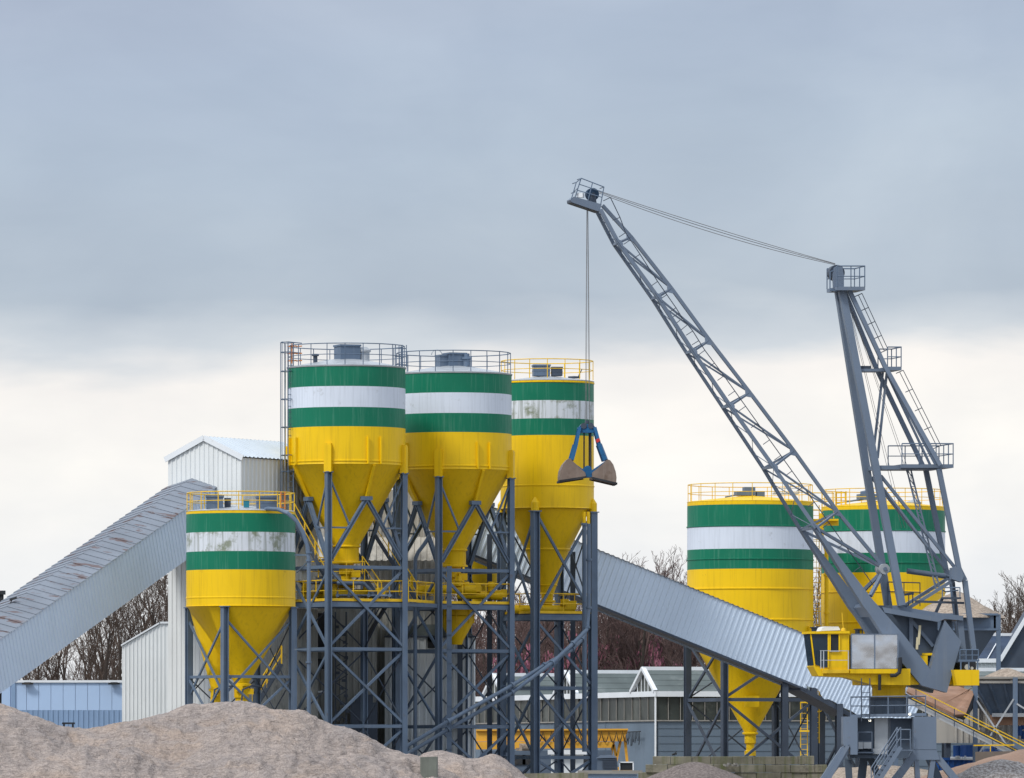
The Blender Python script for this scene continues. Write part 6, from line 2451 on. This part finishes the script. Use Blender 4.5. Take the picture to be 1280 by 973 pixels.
# roof of a machine behind the sand crest
mc = thing('loader_cab', 'dark roof and cab of a small loader just showing behind the sand crest', 'loader', P(86, 985, 372))
m = MB()
m.hexa([P(77, 905.5, 371.5), P(94, 905.5, 371.5), P(94, 905.5, 373), P(77, 905.5, 373), P(78, 903.2, 371.5), P(93.5, 903.2, 371.5), P(93.5, 903.2, 373), P(78, 903.2, 373)])
m.build('cab_roof', DARK, mc)
m = MB()
for px, Yq in ((80, 371.6), (91, 371.6), (80, 372.9), (91, 372.9)):
    m.bar(P(px, 905, Yq), P(px, 945, Yq), .09)
m.build('cab_posts', DARK, mc)
m = MB()
m.hexa([P(80, 990, 371.6), P(93, 990, 371.6), P(93, 990, 374), P(80, 990, 374), P(80, 908.5, 371.6), P(93, 908.5, 371.6), P(93, 908.5, 374), P(80, 908.5, 374)])
m.build('body', BLUC, mc)
# far left mast with a lamp
ml = thing('flood_light_mast', 'black floodlight mast with a bracket cut by the left border', 'mast', P(1, 990, 396))
m = MB()
m.tube(P(-3, 990, 396), P(2, 740, 396), .12, n=10)
m.bar(P(2, 775, 396), P(-5, 800, 396), .10)
m.build('pole', DARK, ml)
m = MB()
m.box(P(1, 741, 396), (.5, .4, .22))
m.bar(P(-4, 756, 396), P(7, 755, 396), .12, .16)
m.box(P(7, 754, 396), (.16, .3, .3))
m.bar(P(-3, 741, 396), P(1, 757, 396), .24, .2)
m.build('lamp_bracket', DARK, ml)
gl = thing('gallery_lamp', 'small dark lamp fixed on the ridge of the left gallery', 'lamp', P(16, 752, 379.2))
m = MB()
m.bar(P(13, 754.5, 379.2), P(15, 749.8, 379.2), .05)
m.bar(P(12, 750, 379.2), P(21, 747.2, 379.2), .14, .10)
m.build('lamp_head', DARK, gl)

# ---------------------------------------------------------------- concrete block wall in front of the right silos
bw = thing('block_wall', 'mossy concrete block wall in front of the hanging hopper, right of the hall corner', 'wall', P(925, 985, 374))
g = random.Random(31)
Yw = 374.0


def course(py0, py1, px0, px1, bw_px, Y, mt, parent, skip=()):
    m = MB()
    x = px0
    while x < px1 - 2:
        w = min(bw_px * g.uniform(.85, 1.1), px1 - x)
        if not any(a < x + w / 2 < b for a, b in skip):
            t = g.uniform(-.04, .05)
            z0, z1 = ZP(py1, Y) + .012, ZP(py0, Y) + g.uniform(-.02, .02)
            x0, x1 = XP(x, Y) + .012, XP(x + w, Y) - .012
            b = .025
            m.hexa([(x0, Y + t, z0), (x1, Y + t, z0), (x1, Y + .8, z0), (x0, Y + .8, z0), (x0, Y + t, z1 - b), (x1, Y + t, z1 - b), (x1, Y + .8, z1 - b), (x0, Y + .8, z1 - b)])
            m.hexa([(x0, Y + t, z1 - b), (x1, Y + t, z1 - b), (x1, Y + .8, z1 - b), (x0, Y + .8, z1 - b), (x0 + b, Y + t + b, z1), (x1 - b, Y + t + b, z1), (x1 - b, Y + .78, z1), (x0 + b, Y + .78, z1)])
        x += w
    return m.build('course', mt, parent)


course(945.5, 956, 816, 1018, 26, Yw, CONC, bw, skip=((912, 918),))
course(956, 966, 807, 1034, 30, Yw - .06, CONC, bw)
course(966, 976.5, 798, 1040, 30, Yw - .02, CONC, bw)
course(976.5, 996, 790, 1045, 34, Yw, CONC, bw)
gm = MB()
c = P(910, 956, Yw - .4)
for i in range(7):
    gm.box(c + V((g.uniform(-.3, .5), g.uniform(-.1, .1), g.uniform(-.05, .08))), (.16, .14, .1), g.uniform(0, 3))
o = gm.build('rubble', CONG)
tag(o, 'small rubble lying in the notch of the mossy block wall', 'rubble', kind='stuff')
bird = MB()
c = P(843, 943.5, Yw + .4)
bird.path([c + V((-.12, 0, -.02)), c + V((-.04, 0, .03)), c + V((.06, 0, .06)), c + V((.13, 0, .03))], .05, 8)
bird.path([c + V((.04, 0, .06)), c + V((.08, 0, .14)), c + V((.13, 0, .15))], .03, 6)
bird.bar(c + V((-.02, 0, -.1)), c + V((0, 0, 0)), .02)
bird.bar(c + V((.04, 0, -.1)), c + V((.03, 0, 0)), .02)
o = bird.build('perched_bird', DARK, smooth=True)
tag(o, 'small dark bird perched on the left of the mossy block wall', 'bird')
heap('gravel_heap', 'dark grey gravel cone in front of the mossy block wall', XP(868, 366), 366, ZP(952.5, 366), .52, GRAD, 21, rx=1.25, amp=.08, flat=.5)
# flat roofed hut with a roof unit
ht = thing('flat_roofed_hut', 'pale blue hut with a flat grey roof, only its top in frame', 'hut', P(752, 985, 378))
Y = 378.0
m = MB()
m.hexa([P(729, 995, Y), P(796, 995, Y), P(796, 995, Y + 5), P(729, 995, Y + 5), P(729, 968, Y), P(796, 968, Y), P(796, 968, Y + 5), P(729, 968, Y + 5)])
m.build('wall', BLUP, ht)
m = MB()
m.hexa([P(722, 967.5, Y - .3), P(803, 967.5, Y - .3), P(803, 967.5, Y + 5.3), P(722, 967.5, Y + 5.3), P(722, 963.2, Y - .3), P(803, 963.2, Y - .3), P(803, 963.2, Y + 5.3), P(722, 963.2, Y + 5.3)])
m.build('flat_roof', CONG, ht)
m = MB()
m.hexa([P(775, 963, Y + .6), P(791, 963, Y + .6), P(791, 963, Y + 1), P(775, 963, Y + 1), P(775, 953.5, Y + .6), P(791, 953.5, Y + .6), P(791, 953.5, Y + 1), P(775, 953.5, Y + 1)])
m.build('roof_hatch', DARK, ht)
m = MB()
for pa, pb in (((774.5, 963), (774.5, 953)), ((791.5, 963), (791.5, 953)), ((774, 953), (792, 953))):
    m.bar(P(*pa, Y + .55), P(*pb, Y + .55), .06)
m.build('hatch_frame', TRIM, ht)
ac = thing('roof_unit', 'dark ventilation unit with a low gabled lid on the flat roof of the hut', 'ventilation unit', P(758, 963, 379))
m = MB()
m.hexa([P(746, 963, 378.4), P(772.5, 963, 378.4), P(772.5, 963, 380), P(746, 963, 380), P(747, 948, 378.4), P(771, 947.5, 378.4), P(771, 947.5, 380), P(747, 948, 380)])
m.build('housing', CRND, ac)
m = MB()
m.prism([P(745.5, 948, 378.3), P(772.5, 947.3, 378.3), P(763, 943.7, 378.3), P(752, 944.5, 378.3)], (0, 1.8, 0))
m.build('lid', CRN, ac)
m = MB()
for y in range(950, 962, 2):
    m.bar(P(753, y, 378.35), P(770, y, 378.35), .04, .05)
m.build('louvre', STLD, ac)
gw = MB()
gw.hexa([P(655, 985, 372), P(735, 985, 372), P(735, 985, 374), P(655, 985, 374), P(655, 967, 372), P(735, 966, 372), P(735, 966, 374), P(655, 967, 374)])
o = gw.build('low_wall', CONC)
tag(o, 'low pale concrete wall at the bottom edge between sand mound and hut', 'wall')

# ================================================================ GROUND
m = MB()
m.face([(-1500, -200, 0), (1500, -200, 0), (1500, 3000, 0), (-1500, 3000, 0)])
o = m.build('ground', GRND, origin=(0, 0, 0))
o['kind'] = 'structure'
# ================================================================ SKY, SUN, CAMERA
w = bpy.data.worlds.new('World')
scene.world = w
w.use_nodes = True
nt = w.node_tree
N, L = nt.nodes, nt.links
bg = N['Background']
SUN_EL, SUN_AZ = R(48), R(-44)        # azimuth from the view direction reversed: left and slightly behind the camera
sdir = V((-math.cos(SUN_EL) * 0.69, -math.cos(SUN_EL) * 0.72, math.sin(SUN_EL)))
sky = N.new('ShaderNodeTexSky')
sky.sky_type = 'NISHITA'
sky.sun_disc = False
sky.sun_elevation = SUN_EL
sky.sun_rotation = math.atan2(sdir.x, sdir.y)
sky.air_density, sky.dust_density, sky.ozone_density = 1.0, 2.0, 1.0
tc = N.new('ShaderNodeTexCoord')
sep = N.new('ShaderNodeSeparateXYZ')
L.new(tc.outputs['Generated'], sep.inputs[0])


def math_(op, a, b=None, c=None):
    n = N.new('ShaderNodeMath')
    n.operation = op
    for i, q in enumerate((a, b, c)):
        if q is None:
            continue
        if isinstance(q, (int, float)):
            n.inputs[i].default_value = q
        else:
            L.new(q, n.inputs[i])
    return n.outputs[0]


def noise_(scale, sx, sy, sz, detail=4, rough=.5, off=(0, 0, 0), dist=0):
    mp = N.new('ShaderNodeMapping')
    mp.inputs['Scale'].default_value = (sx, sy, sz)
    mp.inputs['Location'].default_value = off
    L.new(tc.outputs['Generated'], mp.inputs['Vector'])
    n = N.new('ShaderNodeTexNoise')
    n.inputs['Scale'].default_value = scale
    n.inputs['Detail'].default_value = detail
    n.inputs['Roughness'].default_value = rough
    n.inputs['Distortion'].default_value = dist
    L.new(mp.outputs[0], n.inputs['Vector'])
    return n.outputs['Fac']


def ramp_(fac, stops):
    r = N.new('ShaderNodeValToRGB')
    cr = r.color_ramp
    while len(cr.elements) < len(stops):
        cr.elements.new(0.5)
    for e, (p, c) in zip(cr.elements, stops):
        e.position = p
        e.color = (*c, 1)
    L.new(fac, r.inputs['Fac'])
    return r.outputs['Color']


def mixc(fac, a, b, blend='MIX'):
    x = N.new('ShaderNodeMix')
    x.data_type = 'RGBA'
    x.blend_type = blend
    if isinstance(fac, (int, float)):
        x.inputs['Factor'].default_value = fac
    else:
        L.new(fac, x.inputs['Factor'])
    for s, c in ((6, a), (7, b)):
        if isinstance(c, tuple):
            x.inputs[s].default_value = c
        else:
            L.new(c, x.inputs[s])
    return x.outputs[2]


def srgb(r, g, b):
    f = lambda c: ((c / 255 + .055) / 1.055) ** 2.4 if c > 10 else c / 255 / 12.92
    return (f(r), f(g), f(b))


z = sep.outputs['Z']
warp = noise_(14, 1, 1, 2.6, 3, .5)
warp2 = noise_(60, 1, 1, 4.0, 4, .5, (3, 1, 2))
# layered elevation with soft, wavy edges; full scale is 0.12 (about 7 degrees)
e1 = math_('MULTIPLY_ADD', math_('SUBTRACT', warp, .5), .022, z)
e2 = math_('MULTIPLY_ADD', math_('SUBTRACT', warp2, .5), .006, e1)
e3 = math_('MULTIPLY_ADD', sep.outputs['X'], -.035, e2)
el = math_('DIVIDE', e3, .12)
band = ramp_(el, [(0.0, srgb(226, 230, 236)), (0.20, srgb(236, 238, 240)), (0.36, srgb(249, 247, 243)), (0.445, srgb(244, 241, 238)),
                  (0.485, srgb(207, 214, 221)), (0.545, srgb(180, 192, 205)), (0.70, srgb(181, 195, 211)), (0.82, srgb(176, 190, 209)), (0.93, srgb(172, 184, 204)), (1.0, srgb(168, 180, 199))])
cl = noise_(18, 1, 1, 1.7, 5, .5, (7, 2, 5), .5)
clf = ramp_(cl, [(0.28, (0.925, 0.932, 0.95)), (0.50, (1.02, 1.02, 1.02)), (0.70, (1.14, 1.12, 1.09))])
low = mixc(1.0, band, clf, 'MULTIPLY')
wisp = noise_(45, 1, 1, 3.2, 5, .55, (1, 9, 4), .3)
low = mixc(1.0, low, ramp_(wisp, [(0.34, (0.975, 0.98, 0.985)), (0.6, (1.01, 1.01, 1.01))]), 'MULTIPLY')
# upper sky that lights the yard: bright overcast, with some of the clear sky blue mixed in
over = mixc(noise_(2.2, 1, 1, 2, 5, .55), (9.6, 10.6, 12.2, 1), (12.4, 13.3, 14.4, 1))
up = mixc(.82, sky.outputs[0], over)
x10 = N.new('ShaderNodeVectorMath')
x10.operation = 'SCALE'
x10.inputs['Scale'].default_value = 10.0
L.new(low, x10.inputs[0])
mr = N.new('ShaderNodeMapRange')
mr.interpolation_type = 'SMOOTHSTEP'
mr.inputs['From Min'].default_value = .115
mr.inputs['From Max'].default_value = .30
L.new(z, mr.inputs['Value'])
tot = mixc(mr.outputs[0], x10.outputs[0], up)
L.new(tot, bg.inputs['Color'])
bg.inputs['Strength'].default_value = 0.1

sl = bpy.data.lights.new('sun', 'SUN')
sl.energy = 2.5
sl.angle = R(12)
sl.color = (1.0, .955, .89)
so = bpy.data.objects.new('sun', sl)
COL.objects.link(so)
so.rotation_euler = (-sdir).to_track_quat('-Z', 'Y').to_euler()
so.location = (-60, 300, 80)

cam = bpy.data.cameras.new('camera')
cam.sensor_fit = 'HORIZONTAL'
cam.sensor_width = 36.0
cam.lens = FPX / 1280.0 * 36.0
cam.shift_y = (HY - 973 / 2) / 1280.0
cam.clip_start, cam.clip_end = 1.0, 6000.0
co_ = bpy.data.objects.new('camera', cam)
COL.objects.link(co_)
co_.location = (0, 0, CZ)
co_.rotation_euler = (R(90), 0, 0)
scene.camera = co_
scene.view_settings.view_transform = 'Standard'
scene.view_settings.look = 'None'
scene.view_settings.exposure = 0.0
scene.view_settings.gamma = 1.0
scene.render.engine = 'CYCLES'
scene.cycles.max_bounces = 6
scene.cycles.diffuse_bounces = 3
scene.cycles.use_denoising = True
scene.render.resolution_x, scene.render.resolution_y = 1024, 778
